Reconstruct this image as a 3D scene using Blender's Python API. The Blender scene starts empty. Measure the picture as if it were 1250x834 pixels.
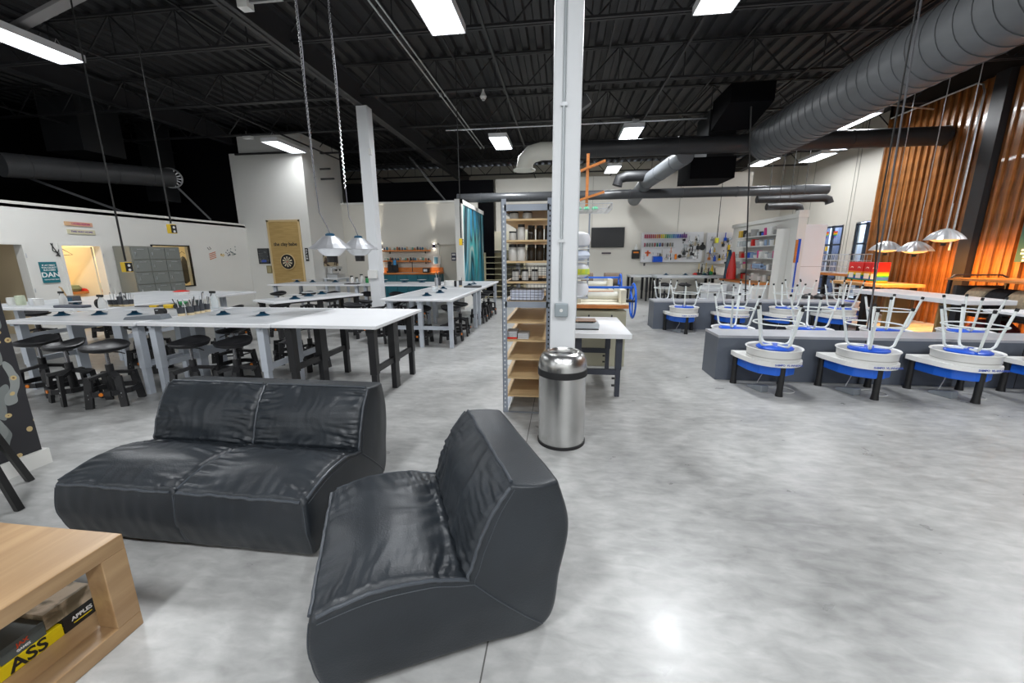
import bpy, bmesh, math, random
from mathutils import Vector, Matrix, noise
from math import pi, sin, cos, radians, sqrt
random.seed(7)
C = bpy.context.scene.collection
SC = bpy.context.scene

# ---------------------------------------------------------------- camera
F_PX, PITCH, YAW, ROLL, CAMH = 480.0, radians(12.2), radians(7.2), radians(-0.35), 1.48
fw = Vector((-sin(YAW)*cos(PITCH), cos(YAW)*cos(PITCH), -sin(PITCH)))
rt0 = Vector((cos(YAW), sin(YAW), 0)); up0 = rt0.cross(fw)
rt = cos(ROLL)*rt0 + sin(ROLL)*up0; upv = -sin(ROLL)*rt0 + cos(ROLL)*up0
cam = bpy.data.cameras.new('camera'); co = bpy.data.objects.new('camera', cam); C.objects.link(co)
cam.sensor_fit = 'HORIZONTAL'; cam.sensor_width = 36; cam.lens = 36*F_PX/1250; cam.clip_start = .02; cam.clip_end = 200
M4 = Matrix((rt, upv, -fw)).transposed().to_4x4(); M4.translation = (0, 0, CAMH); co.matrix_world = M4
SC.camera = co
def ray(x, y): return fw + rt*((x-625)/F_PX) - upv*((y-417)/F_PX)
def atz(x, y, z): d = ray(x, y); k = (z-CAMH)/d.z; return (d.x*k, d.y*k)
def atY(x, y, Y): d = ray(x, y); k = Y/d.y; return (d.x*k, CAMH+d.z*k)
def atX(x, y, X): d = ray(x, y); k = X/d.x; return (d.y*k, CAMH+d.z*k)

# ---------------------------------------------------------------- world, exposure
w = bpy.data.worlds.new('world'); SC.world = w; w.use_nodes = True
bg = w.node_tree.nodes['Background']; bg.inputs[0].default_value = (.80, .88, 1, 1); bg.inputs[1].default_value = 1.0
SC.view_settings.view_transform = 'Standard'; SC.view_settings.look = 'None'; SC.view_settings.gamma = 1
SC.view_settings.use_curve_mapping = False
SC.view_settings.exposure = 0.0
LAMP_W = 115.0          # watts of each ceiling fixture
SC.cycles.max_bounces = 8; SC.cycles.diffuse_bounces = 5
def area(name, loc, rot, sx, sy, power, color=(1, 1, 1), parent=None):
    l = bpy.data.lights.new(name, 'AREA'); l.shape = 'RECTANGLE'; l.size = sx; l.size_y = sy; l.energy = power; l.color = color
    o = bpy.data.objects.new(name, l); C.objects.link(o); o.location = loc; o.rotation_euler = rot
    if parent: o.parent = parent
    return o

# ---------------------------------------------------------------- materials
MATS = {}
def mat(name, col=(.5, .5, .5), rough=.5, metal=0., emit=0., ecol=None, n=None, n2=None, bump=None, coat=0., alpha=1., trans=0., ior=1.45, spec=.5):
    """n=(scale,amount): brightness noise; n2=(col2,scale,(sx,sy,sz),lo,hi): second colour; bump=(scale,strength,(sx,sy,sz))"""
    if name in MATS: return MATS[name]
    m = bpy.data.materials.new(name); m.use_nodes = True; N = m.node_tree.nodes; L = m.node_tree.links; p = N['Principled BSDF']
    p.inputs['Base Color'].default_value = (*col, 1); p.inputs['Roughness'].default_value = rough; p.inputs['Metallic'].default_value = metal
    p.inputs['Coat Weight'].default_value = coat; p.inputs['Alpha'].default_value = alpha; p.inputs['Transmission Weight'].default_value = trans
    p.inputs['IOR'].default_value = ior; p.inputs['Specular IOR Level'].default_value = spec
    if emit: p.inputs['Emission Color'].default_value = (*(ecol or col), 1); p.inputs['Emission Strength'].default_value = emit
    tc = N.new('ShaderNodeTexCoord')
    def nz(scale, st=(1, 1, 1), detail=4, dist=0):
        mp = N.new('ShaderNodeMapping'); mp.inputs['Scale'].default_value = st; L.new(tc.outputs['Object'], mp.inputs[0])
        t = N.new('ShaderNodeTexNoise'); t.inputs['Scale'].default_value = scale; t.inputs['Detail'].default_value = detail
        t.inputs['Distortion'].default_value = dist; L.new(mp.outputs[0], t.inputs['Vector']); return t
    src = None
    if n2:
        t = nz(n2[1], n2[2], 5, .6); r = N.new('ShaderNodeMapRange'); r.inputs['From Min'].default_value = n2[3]; r.inputs['From Max'].default_value = n2[4]
        L.new(t.outputs['Fac'], r.inputs['Value']); mx = N.new('ShaderNodeMix'); mx.data_type = 'RGBA'
        L.new(r.outputs[0], mx.inputs[0]); mx.inputs[6].default_value = (*col, 1); mx.inputs[7].default_value = (*n2[0], 1); src = mx.outputs[2]
    if n:
        t = nz(n[0]); r = N.new('ShaderNodeMapRange'); r.inputs['From Min'].default_value = .3; r.inputs['From Max'].default_value = .7
        r.inputs['To Min'].default_value = 1-n[1]; r.inputs['To Max'].default_value = 1+n[1]; L.new(t.outputs['Fac'], r.inputs['Value'])
        mx = N.new('ShaderNodeMix'); mx.data_type = 'RGBA'; mx.blend_type = 'MULTIPLY'; mx.inputs[0].default_value = 1
        if src: L.new(src, mx.inputs[6])
        else: mx.inputs[6].default_value = (*col, 1)
        L.new(r.outputs[0], mx.inputs[7]); src = mx.outputs[2]
    if src: L.new(src, p.inputs['Base Color'])
    if bump:
        t = nz(bump[0], bump[2] if len(bump) > 2 else (1, 1, 1), 3); b = N.new('ShaderNodeBump'); b.inputs['Strength'].default_value = bump[1]
        b.inputs['Distance'].default_value = .01; L.new(t.outputs['Fac'], b.inputs['Height']); L.new(b.outputs[0], p.inputs['Normal'])
    MATS[name] = m; return m

cream = mat('cream_paint', (.66, .635, .57), .6, n=(.6, .03))
white = mat('white_paint', (.74, .735, .70), .5, n=(.8, .02))
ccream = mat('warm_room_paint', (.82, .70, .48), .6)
browngray = mat('brown_grey_paint', (.22, .19, .155), .6)  # brown grey carries the dimness of the unlit side room
blackp = mat('black_paint', (.003, .003, .004), .8, spec=.08)
deckm = mat('deck_dark_paint', (.020, .020, .022), .5, n=(1.5, .25))
steelb = mat('black_steel', (.022, .022, .024), .45)
ductb = mat('black_duct', (.020, .021, .023), .5, n=(2, .2))
ductg = mat('grey_duct', (.06, .062, .066), .45, n=(2, .15))
ductw = mat('cream_duct', (.62, .62, .56), .5)
galv = mat('galvanised', (.62, .64, .66), .35, .85, n=(20, .1))
chrome = mat('polished_metal', (.78, .79, .81), .24, .9)
brushed = mat('brushed_steel', (.62, .62, .61), .26, 1., bump=(6, .12, (40, 40, .3)), n=(5, .08))
blackpl = mat('black_plastic', (.012, .012, .013), .4)
rubber = mat('black_rubber', (.015, .015, .016), .7)
leather = mat('black_leather', (.019, .0235, .029), .41, n=(4, .22), bump=(140, .12), spec=.55)
leather2 = mat('leather_piping', (.055, .063, .074), .35)
bluem = mat('cobalt_blue', (.010, .085, .55), .35)
bluep = mat('blue_enamel', (.015, .12, .62), .3)
whitep = mat('white_plastic', (.78, .78, .76), .35)
whitel = mat('white_laminate', (.80, .81, .83), .35, n=(3, .02))
greyl = mat('grey_laminate', (.42, .44, .46), .4, n2=((.55, .56, .57), 2.5, (1, 1, 1), .35, .7))
greyleg = mat('light_grey_enamel', (.52, .56, .62), .4)
blackleg = mat('black_enamel', (.018, .018, .02), .4)
ponyf = mat('slate_wall_paint', (.10, .115, .145), .45, n=(2, .06))
ponyt = mat('light_grey_cap', (.36, .37, .40), .35, n=(4, .1))
navym = mat('navy_enamel', (.012, .07, .13), .3)
glass = mat('clear_glass', (.9, .95, .95), .03, trans=1., ior=1.1)
clearp = mat('clear_plastic', (.72, .78, .80), .2, alpha=.45)
yellow = mat('yellow_plastic', (.75, .50, .02), .4)
yellow2 = mat('yellow_green_plastic', (.70, .68, .05), .4)
red = mat('red_plastic', (.62, .02, .015), .4)
orange = mat('orange_plastic', (.80, .22, .01), .4)
green = mat('green_plastic', (.02, .28, .08), .4)
teal = mat('teal_paint', (.015, .13, .17), .4)
woodp = mat('plywood', (.50, .34, .17), .5, n2=((.62, .45, .25), 3, (1, 14, 14), .3, .7))
woodl = mat('oak_top', (.34, .205, .10), .34, n2=((.50, .33, .175), 1.6, (9, 1.0, 9), .3, .72), n=(1.5, .14), coat=.15)
woodo = mat('orange_wood', (.62, .22, .05), .4, n2=((.48, .15, .03), 3, (2, 12, 12), .4, .7))
board = mat('stained_board', (.105, .042, .013), .30, n2=((.36, .145, .040), 3.0, (6, 6, .45), .3, .75), n=(3, .4), coat=.25, bump=(8, .3, (6, 6, .5)))
steel_s = mat('rack_steel', (.27, .30, .35), .4, .3)
kraft = mat('kraft_paper', (.50, .34, .13), .75, n2=((.42, .28, .10), 9, (.3, .3, 5), .4, .6))
screen = mat('black_screen', (.01, .011, .014), .12)
cloth = mat('dark_cloth', (.05, .045, .04), .9)
fix_w = mat('white_enamel', (.85, .86, .88), .4)
lampm = mat('lit_diffuser', (1, 1, 1), .5, emit=9, ecol=(.93, .96, 1))
bulbm = mat('lit_bulb', (1, .7, .3), .5, emit=1.0, ecol=(1, .50, .14))
sconm = mat('lit_sconce', (1, .95, .85), .5, emit=14, ecol=(1, .93, .8))
presswood = mat('pale_press_paint', (.50, .48, .36), .5, n=(2, .06))
canvas = mat('canvas_felt', (.72, .68, .56), .8)

# concrete
def concrete():
    m = bpy.data.materials.new('polished_concrete'); m.use_nodes = True; N = m.node_tree.nodes; L = m.node_tree.links; p = N['Principled BSDF']
    tc = N.new('ShaderNodeTexCoord')
    def nz(s, d, dist=0, st=(1, 1, 1)):
        mp = N.new('ShaderNodeMapping'); mp.inputs['Scale'].default_value = st; L.new(tc.outputs['Object'], mp.inputs[0])
        t = N.new('ShaderNodeTexNoise'); t.inputs['Scale'].default_value = s; t.inputs['Detail'].default_value = d; t.inputs['Distortion'].default_value = dist
        t.inputs['Roughness'].default_value = .54; L.new(mp.outputs[0], t.inputs['Vector']); return t.outputs['Fac']
    a = nz(.75, 4, .3); b = nz(4.5, 14, .25, (.8, 1.2, 1)); c = nz(13, 10, .4, (.6, 1.4, 1))
    r = N.new('ShaderNodeValToRGB'); e = r.color_ramp.elements; e[0].position = .34; e[0].color = (.215, .217, .212, 1); e[1].position = .68; e[1].color = (.55, .548, .535, 1)
    e2 = r.color_ramp.elements.new(.51); e2.color = (.375, .376, .368, 1)
    mx = N.new('ShaderNodeMath'); mx.operation = 'MULTIPLY_ADD'; L.new(a, mx.inputs[0]); mx.inputs[1].default_value = .40
    m2 = N.new('ShaderNodeMath'); m2.operation = 'MULTIPLY_ADD'; L.new(b, m2.inputs[0]); m2.inputs[1].default_value = .30
    m3 = N.new('ShaderNodeMath'); m3.operation = 'MULTIPLY'; L.new(c, m3.inputs[0]); m3.inputs[1].default_value = .32
    L.new(m3.outputs[0], m2.inputs[2]); L.new(m2.outputs[0], mx.inputs[2]); L.new(mx.outputs[0], r.inputs[0]); L.new(r.outputs[0], p.inputs['Base Color'])
    rr = N.new('ShaderNodeMapRange'); L.new(b, rr.inputs['Value']); rr.inputs['From Min'].default_value = .3; rr.inputs['From Max'].default_value = .7
    rr.inputs['To Min'].default_value = .27; rr.inputs['To Max'].default_value = .40; L.new(rr.outputs[0], p.inputs['Roughness'])
    bp = N.new('ShaderNodeBump'); bp.inputs['Strength'].default_value = .06; bp.inputs['Distance'].default_value = .01; L.new(b, bp.inputs['Height']); L.new(bp.outputs[0], p.inputs['Normal'])
    p.inputs['Specular IOR Level'].default_value = .6
    return m
floorm = concrete()

# ---------------------------------------------------------------- geometry helpers
class MB:
    def __init__(s): s.v = []; s.f = []
    def add(s, v, f):
        o = len(s.v); s.v += [Vector(p) for p in v]; s.f += [tuple(i+o for i in g) for g in f]; return s
    def box(s, x0, x1, y0, y1, z0, z1):
        return s.add([(x0, y0, z0), (x1, y0, z0), (x1, y1, z0), (x0, y1, z0), (x0, y0, z1), (x1, y0, z1), (x1, y1, z1), (x0, y1, z1)],
                     [(0, 3, 2, 1), (4, 5, 6, 7), (0, 1, 5, 4), (1, 2, 6, 5), (2, 3, 7, 6), (3, 0, 4, 7)])
    def bar(s, a, b, wx, wy=None, up=(0, 0, 1)):
        a = Vector(a); b = Vector(b); wy = wy or wx; d = (b-a).normalized(); u = Vector(up)
        if abs(d.dot(u)) > .95: u = Vector((0, 1, 0))
        x = d.cross(u).normalized(); y = x.cross(d).normalized(); P = []
        for q in (a, b):
            for i, j in ((-1, -1), (1, -1), (1, 1), (-1, 1)): P.append(q+x*wx/2*i+y*wy/2*j)
        return s.add(P, [(0, 1, 2, 3)[::-1], (4, 5, 6, 7), (0, 1, 5, 4), (1, 2, 6, 5), (2, 3, 7, 6), (3, 0, 4, 7)])
    def cyl(s, a, b, r0, r1=None, n=12, cap=True):
        return s.tube([a, b], [r0, r0 if r1 is None else r1], n, cap)
    def tube(s, pts, r, n=8, cap=True, closed=False):
        pts = [Vector(p) for p in pts]; m = len(pts)
        if not isinstance(r, (list, tuple)): r = [r]*m
        o = len(s.v); prev = None
        for i, p in enumerate(pts):
            if closed: d = (pts[(i+1) % m]-pts[i-1])
            else: d = pts[min(i+1, m-1)]-pts[max(i-1, 0)]
            d.normalize()
            if prev is None:
                u = Vector((0, 0, 1)) if abs(d.z) < .9 else Vector((0, 1, 0)); x = d.cross(u).normalized()
            else: x = (prev-d*prev.dot(d)).normalized()
            prev = x; y = d.cross(x)
            for k in range(n):
                a = 2*pi*k/n; s.v.append(p+(x*cos(a)+y*sin(a))*r[i])
        for i in range(m if closed else m-1):
            j = (i+1) % m
            for k in range(n):
                l = (k+1) % n; s.f.append((o+i*n+k, o+i*n+l, o+j*n+l, o+j*n+k))
        if cap and not closed:
            s.f.append(tuple(o+k for k in range(n))[::-1]); s.f.append(tuple(o+(m-1)*n+k for k in range(n)))
        return s
    def lathe(s, prof, c=(0, 0, 0), n=24, flute=0, nf=0):
        o = len(s.v); c = Vector(c)
        for r, z in prof:
            for k in range(n):
                a = 2*pi*k/n; q = r*(1+flute*cos(nf*a)) if nf else r; s.v.append(c+Vector((q*cos(a), q*sin(a), z)))
        for i in range(len(prof)-1):
            for k in range(n):
                l = (k+1) % n; s.f.append((o+i*n+k, o+i*n+l, o+(i+1)*n+l, o+(i+1)*n+k))
        if prof[0][0] > 1e-6: s.f.append(tuple(o+k for k in range(n))[::-1])
        if prof[-1][0] > 1e-6: s.f.append(tuple(o+(len(prof)-1)*n+k for k in range(n)))
        return s
    def prism(s, poly, z0, z1, axis='z'):
        n = len(poly)
        def q(a, b, h): return (a, b, h) if axis == 'z' else ((h, a, b) if axis == 'x' else (a, h, b))
        s.add([q(a, b, z0) for a, b in poly]+[q(a, b, z1) for a, b in poly],
              [tuple(range(n))[::-1], tuple(range(n, 2*n))]+[(i, (i+1) % n, n+(i+1) % n, n+i) for i in range(n)])
        return s
    def xf(s, M):
        s.v = [M @ p for p in s.v]; return s
    def build(s, name, m, parent=None, world=False, bevel=0, smooth=None, sub=0):
        off = Vector((0, 0, 0))
        if world and parent:
            off = parent.location.copy()
            if parent.parent: off += parent.parent.location
        me = bpy.data.meshes.new(name); me.from_pydata([tuple(p-off) for p in s.v], [], s.f); me.materials.append(m)
        bm = bmesh.new(); bm.from_mesh(me); bmesh.ops.recalc_face_normals(bm, faces=bm.faces); bm.to_mesh(me); bm.free()
        o = bpy.data.objects.new(name, me); C.objects.link(o)
        if parent: o.parent = parent
        if bevel:
            b = o.modifiers.new('b', 'BEVEL'); b.width = bevel; b.segments = 2; b.limit_method = 'ANGLE'
        if sub: q = o.modifiers.new('s', 'SUBSURF'); q.levels = q.render_levels = sub
        if smooth is None: smooth = False
        if smooth:
            me.polygons.foreach_set('use_smooth', [True]*len(me.polygons))
            try: me.set_sharp_from_angle(angle=radians(40))
            except Exception: pass
        return o
def tag(o, label=None, cat=None, group=None, kind=None):
    if label: o['label'] = label
    if cat: o['category'] = cat
    if group: o['group'] = group
    if kind: o['kind'] = kind
    return o
def thing(name, label, cat, loc=(0, 0, 0), rz=0, group=None):
    o = bpy.data.objects.new(name, None); C.objects.link(o); o.location = loc; o.rotation_euler = (0, 0, rz); o.empty_display_size = .1
    return tag(o, label, cat, group)
def copy_tree(o, label=None, loc=None, rz=None, parent=None):
    def rec(x, par):
        c = x.copy(); C.objects.link(c)
        if par: c.parent = par
        for ch in kids[x]: rec(ch, c)
        return c
    kids = {}
    def fill(x):
        kids[x] = list(x.children)
        for c in kids[x]: fill(c)
    fill(o); c = rec(o, parent)
    if label: c['label'] = label
    if loc is not None: c.location = loc
    if rz is not None: c.rotation_euler = (0, 0, rz)
    return c
def struct(name, mb, m, parent=None, **k):
    o = mb.build(name, m, parent, **k)
    if not parent: o['kind'] = 'structure'
    return o
def text(name, body, size, loc, rot, m, parent=None, depth=.001, align='CENTER', sx=1):
    cu = bpy.data.curves.new(name, 'FONT'); cu.body = body; cu.size = size; cu.align_x = align; cu.align_y = 'CENTER'; cu.extrude = depth; cu.offset = size*.02; cu.resolution_u = 3
    t = bpy.data.objects.new('tmp', cu); C.objects.link(t); bpy.context.view_layer.update()
    me = bpy.data.meshes.new_from_object(t.evaluated_get(bpy.context.evaluated_depsgraph_get())); bpy.data.objects.remove(t)
    me.materials.clear(); me.materials.append(m)
    o = bpy.data.objects.new(name, me); C.objects.link(o); o.location = loc; o.rotation_euler = rot; o.scale = (sx, 1, 1)
    if parent: o.parent = parent
    return o
def arc(c, r, a0, a1, n, plane='xz'):
    P = []
    for i in range(n+1):
        a = a0+(a1-a0)*i/n
        if plane == 'xz': P.append((c[0]+r*cos(a), c[1], c[2]+r*sin(a)))
        elif plane == 'xy': P.append((c[0]+r*cos(a), c[1]+r*sin(a), c[2]))
        else: P.append((c[0], c[1]+r*cos(a), c[2]+r*sin(a)))
    return P

# ================================================================ STRUCTURE
struct('floor', MB().box(-14, 10, -7, 19, -.12, 0), floorm)
fl = [o for o in C.objects if o.name == 'floor'][0]
jm = mat('joint_filler', (.10, .10, .095), .6)
MB().box(-.262, -.256, -3, 8.1, -.001, .0006).build('saw_joint', jm, fl)
MB().box(-9.9, 9, 8.1, 8.106, -.001, .0006).build('saw_joint', jm, fl)

# corrugated deck
dk = MB(); x = -14.0; P = []
while x < 10:
    P += [(x, 5.40), (x+.11, 5.40), (x+.14, 5.46), (x+.25, 5.46), (x+.28, 5.40)]; x += .28
v = []; f = []
for i, (a, b) in enumerate(P): v += [(a, -7, b), (a, 19, b)]
for i in range(len(P)-1): f.append((2*i, 2*i+2, 2*i+3, 2*i+1))
dk.add(v, f); dk.box(-14, 10, -7, 19, 5.5, 5.6)
ceil = struct('ceiling', dk, deckm)
# open web joists
JY = [-5.9, -3.8, -1.7, .3, 2.4, 4.45, 6.5, 8.65, 10.7, 12.8, 14.9, 17.0]
for y in JY:
    j = MB()
    for z in (4.75, 5.34):
        j.box(-14, 10, y-.05, y-.012, z, z+.035); j.box(-14, 10, y+.012, y+.05, z, z+.035)
    jo = j.build('roof_joist', steelb, ceil)
    g = MB(); x = -14; k = 0
    while x < 10:
        g.bar((x, y, 4.76), (x+.6, y, 5.36), .022); g.bar((x+.6, y, 5.36), (x+1.2, y, 4.76), .022); g.bar((x+.6, y, 4.76), (x+.6, y, 5.36), .014); x += 1.2
    g.build('joist_web', steelb, jo)
# girders along depth
for X, z0 in ((-4.25, 4.56), (7.0, 4.75), (-10.2, 4.9)):
    g = MB().box(X-.09, X+.09, -7, 19, z0, z0+.03).box(X-.09, X+.09, -7, 19, z0+.42, z0+.45).box(X-.012, X+.012, -7, 19, z0, z0+.42)
    g.build('steel_girder', mat('girder_paint', (.035, .035, .038), .45), ceil)
for X in (-12.2, -7.6, -1.2, 1.9, 4.3):
    MB().bar((X, -7, 4.74), (X, 19, 4.74), .04, .03).build('joist_bridging', steelb, ceil)
for X in (-8.6, -6.0, -2.2, .8, 3.2, 5.6):
    MB().bar((X, -7, 5.30), (X, 19, 5.30), .03, .03).build('joist_bridging', steelb, ceil)

def wallx(name, X, t, y0, y1, z0, z1, holes, m):
    """wall in the plane X with rectangular openings (ya,yb,za,zb)"""
    b = MB(); y = y0
    for (ya, yb, za, zb) in sorted(holes):
        if ya > y: b.box(X-t, X, y, ya, z0, z1)
        if za > z0: b.box(X-t, X, ya, yb, z0, za)
        if zb < z1: b.box(X-t, X, ya, yb, zb, z1)
        y = yb
    if y < y1: b.box(X-t, X, y, y1, z0, z1)
    return struct(name, b, m)
D1 = (5.45, 6.38, 0, 1.80); D2 = (6.88, 7.66, 0, 1.80); W1 = (8.72, 9.74, .74, 1.82)
wl = wallx('wall_left', -10, .14, -7, 11.8, 0, 2.50, [D1, D2, W1], white)
MB().box(-10.14, -9.995, -7, 11.8, 2.501, 2.53).build('wall_cap', white, wl)

struct('baseboard_left', MB().box(-10, -9.985, -7, 5.4, 0, .1).box(-10, -9.985, 6.42, 6.84, 0, .1).box(-10, -9.985, 7.7, 11.8, 0, .1), white)
struct('wall_far_left', MB().box(-14.1, -14, -7, 19, 0, 5.4), blackp)
struct('wall_dark_upper', MB().box(-14, -9.95, 12.0, 12.1, 2.5, 5.4), blackp)
# back rooms behind the left wall
struct('wall_back_room', MB().box(-12.1, -12, 6.62, 11.9, 0, 2.5).box(-12, -10.14, 6.55, 6.62, 0, 2.5).box(-12, -10.14, 8.3, 8.37, 0, 2.5).box(-12.1, -10, 11.8, 11.9, 0, 2.5), ccream)
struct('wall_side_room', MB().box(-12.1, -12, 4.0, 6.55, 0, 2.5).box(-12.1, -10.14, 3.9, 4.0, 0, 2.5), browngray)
struct('ceiling_back_room', MB().box(-12.1, -10.0, 3.9, 11.9, 2.42, 2.48), white)
for nm, D in (('door_1', D1), ('door_2', D2)):
    fr = MB()
    for y in (D[0]-.0, D[1]-.05): fr.box(-10.16, -9.97, y, y+.05, 0, D[3]-.05)
    fr.box(-10.16, -9.97, D[0], D[1], D[3]-.05, D[3]+.0)
    fo = struct(nm, fr, white)
    hg = MB()
    for z in (.3, .9, 1.55): hg.box(-10.0, -9.968, D[1]-.035, D[1]-.015, z-.04, z+.04)
    hg.build('hinge', galv, fo)
lf = MB().xf(Matrix()).box(0, .75, 0, .04, .02, 1.74)
M = Matrix.Translation((-10.16, D2[1]-.06, 0)) @ Matrix.Rotation(radians(188), 4, 'Z')
leaf = MB().box(0, .72, 0, .04, .02, 1.74).xf(M).build('door_leaf', mat('door_cream', (.80, .72, .55), .45), bpy.data.objects['door_2'])
MB().tube([(.66, -.02, .85), (.66, -.06, .85), (.58, -.06, .85)], .012, 6).xf(M).build('door_lever', galv, leaf)
wf = MB()
for y in (W1[0], W1[1]-.03): wf.box(-10.02, -9.975, y, y+.03, W1[2], W1[3])
wf.box(-10.02, -9.975, W1[0], W1[1], W1[2], W1[2]+.03).box(-10.02, -9.975, W1[0], W1[1], W1[3]-.03, W1[3])
w1 = struct('window_1', wf, blackpl)
MB().box(-10.01, -10.0, W1[0]+.03, W1[1]-.03, W1[2]+.03, W1[3]-.03).build('pane', glass, w1)
area('back_room_lamp', (-11, 7.6, 2.3), (0, 0, 0), .8, .8, 45, (1, .86, .62))
area('store_room_lamp', (-11, 9.9, 2.3), (0, 0, 0), .8, .8, 30, (1, .86, .62))
area('side_room_fill', (-11, 5.3, 2.3), (0, 0, 0), .5, .5, 3, (1, .9, .8))  # added weak fill; the side room itself is unlit

# projecting block with the dart board
blk = struct('wall_block', MB().box(-10.2, -7.8, 11.801, 13.9, 0, 4.6).box(-9.9, -7.8, 11.85, 13.9, 4.6, 5.1), white)
struct('trim_1', MB().cyl((-9.9, 11.7, 4.55), (-7.6, 11.7, 4.55), .03, n=8).cyl((-7.75, 12.6, 3.95), (-7.3, 12.6, 3.95), .03, n=6).cyl((-7.75, 12.6, 4.25), (-7.4, 12.6, 4.25), .03, n=6), steelb)
kw = struct('wall_kitchen', MB().box(-7.8, -4.34, 13.75, 13.9, 0, 3.36).box(-4.34, -3.52, 13.75, 13.9, 1.96, 3.36).box(-3.52, -2.9, 13.75, 13.9, 0, 3.36), cream)
MB().box(-7.8, -2.9, 13.72, 13.75, 3.30, 3.36).build('wall_cap', white, kw)
d3 = struct('door_3', MB().box(-4.34, -4.28, 13.71, 13.85, 0, 1.96).box(-3.58, -3.52, 13.71, 13.85, 0, 1.96).box(-4.34, -3.52, 13.71, 13.85, 1.9, 1.96), cream)
MB().box(-4.28, -3.58, 13.77, 13.81, 0, 1.9).build('door_leaf', mat('door_putty', (.60, .58, .50), .5), d3)
sg = MB().box(-3.86, -3.70, 13.755, 13.77, 1.35, 1.62).build('door_notice', mat('navy_card', (.03, .04, .09), .5), d3)
MB().box(-3.84, -3.72, 13.75, 13.756, 1.52, 1.59).box(-3.84, -3.72, 13.75, 13.756, 1.39, 1.45).build('notice_print', whitep, sg)
struct('wall_dark_back', MB().box(-7.8, -2.4, 14.1, 14.2, 0, 4.05), blackp)
struct('wall_tv', MB().box(-2.4, 6.15, 14.6, 14.72, 0, 4.15), cream)
for i, xx in enumerate((1.0, 3.9)):
    MB().box(xx, xx+.012, 14.588, 14.6, 2.0, 4.15).build('wall_joint', mat('joint_grey', (.35, .34, .30), .7), bpy.data.objects['wall_tv'])  # grey vertical strips marking the wall panel joints
struct('wall_back', MB().box(-14, 9.2, 18.5, 18.6, 0, 5.4), cream)
# window wall on the right, far side
WA = atX(994, 281, 9.0)[0]; 
WB0, WB1 = 13.9, 15.9
wr = wallx('wall_right_far', 9.12, .12, 11.9, 18.5, 0, 5.4, [(12.55, 13.85, .1, 2.45), (14.45, 15.95, .1, 2.42)], cream)
for yy in (14.15, 14.3, 16.4, 17.5): MB().box(8.99, 9.0, yy, yy+.015, 0, 5.4).build('wall_joint', MATS['joint_grey'], wr)
for i, (ya, yb) in enumerate(((14.45, 15.95), (12.55, 13.85))):
    fr = MB(); zt = 2.42
    n = 3
    for k in range(n+1): y = ya+(yb-ya)*k/n; fr.box(9.0, 9.06, y-.035, y+.035, .1, zt)
    for z in (.12, .70, 1.25, 1.80, zt-.04): fr.box(9.0, 9.06, ya, yb, z-.025, z+.025)
    wo = struct('window_%d' % (i+2), fr, mat('dark_window_frame', (.03, .04, .06), .4))
    MB().box(9.03, 9.035, ya, yb, .1, zt).build('pane', glass, wo)
struct('wall_outside_view', MB().box(10.4, 10.5, 11.6, 19, 0, 3.2), mat('outside_wall', (.45, .50, .60), .8, n2=((.75, .8, .9), 1.5, (1, 2, 1), .4, .6)))
for k in range(9):
    y = 11.8+.8*k
    MB().box(10.2, 10.39, y, y+.25, 0, 2.6).build('storefront_pilaster', mat('outside_dark', (.10, .12, .2), .7), bpy.data.objects['wall_outside_view'])
area('outside_light', (9.7, 14.6, 3.0), (0, radians(-60), 0), .9, 6, 230, (.85, .92, 1))
# right wall: stained boards
rw = struct('wall_right', MB().box(8.06, 8.2, -7, 11.9, 0, 5.4).box(8.06, 9.2, 11.8, 11.9, 0, 5.4), mat('dark_backing', (.02, .012, .008), .8))
RW = random.Random(3)
def board_mesh(w_, z0, z1, proud):
    return MB().box(-proud, .0, -w_/2, w_/2, z0, z1)
protos = []
for (w_, pr) in ((.045, .085), (.06, .075), (.05, .06), (.10, .02), (.14, .026), (.19, .018), (.12, .03)):
    protos.append((w_, board_mesh(w_, 0, 4.74, pr).build('wall_board', board, rw)))
used = set(); y = 11.78; k = 0
while y > 1.5:
    i = RW.choice((0, 1, 2)) if k % 2 == 0 else RW.choice((3, 4, 5, 6, 6))
    w_, o = protos[i]
    if 8.96 < y-w_ < 9.26 or 8.96 < y < 9.26: y = 8.96
    if i in used: o = o.copy(); C.objects.link(o)
    used.add(i); o.location = (8.06+RW.uniform(-.006, .006), y-w_/2, 0); y -= w_+.003; k += 1
struct('trim_2', MB().box(7.93, 8.06, 8.98, 9.24, 0, 4.75), steelb)
struct('trim_3', MB().tube([(7.9, 11.6, 4.72), (7.9, 9.55, 4.70), (7.9, 9.42, 4.64), (7.9, 9.36, 4.5), (7.9, 9.36, 1.55)], .018, 8), galv)
struct('wall_front', MB().box(-10, 8.2, -7.1, -7, 0, 5.4), white)
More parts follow.
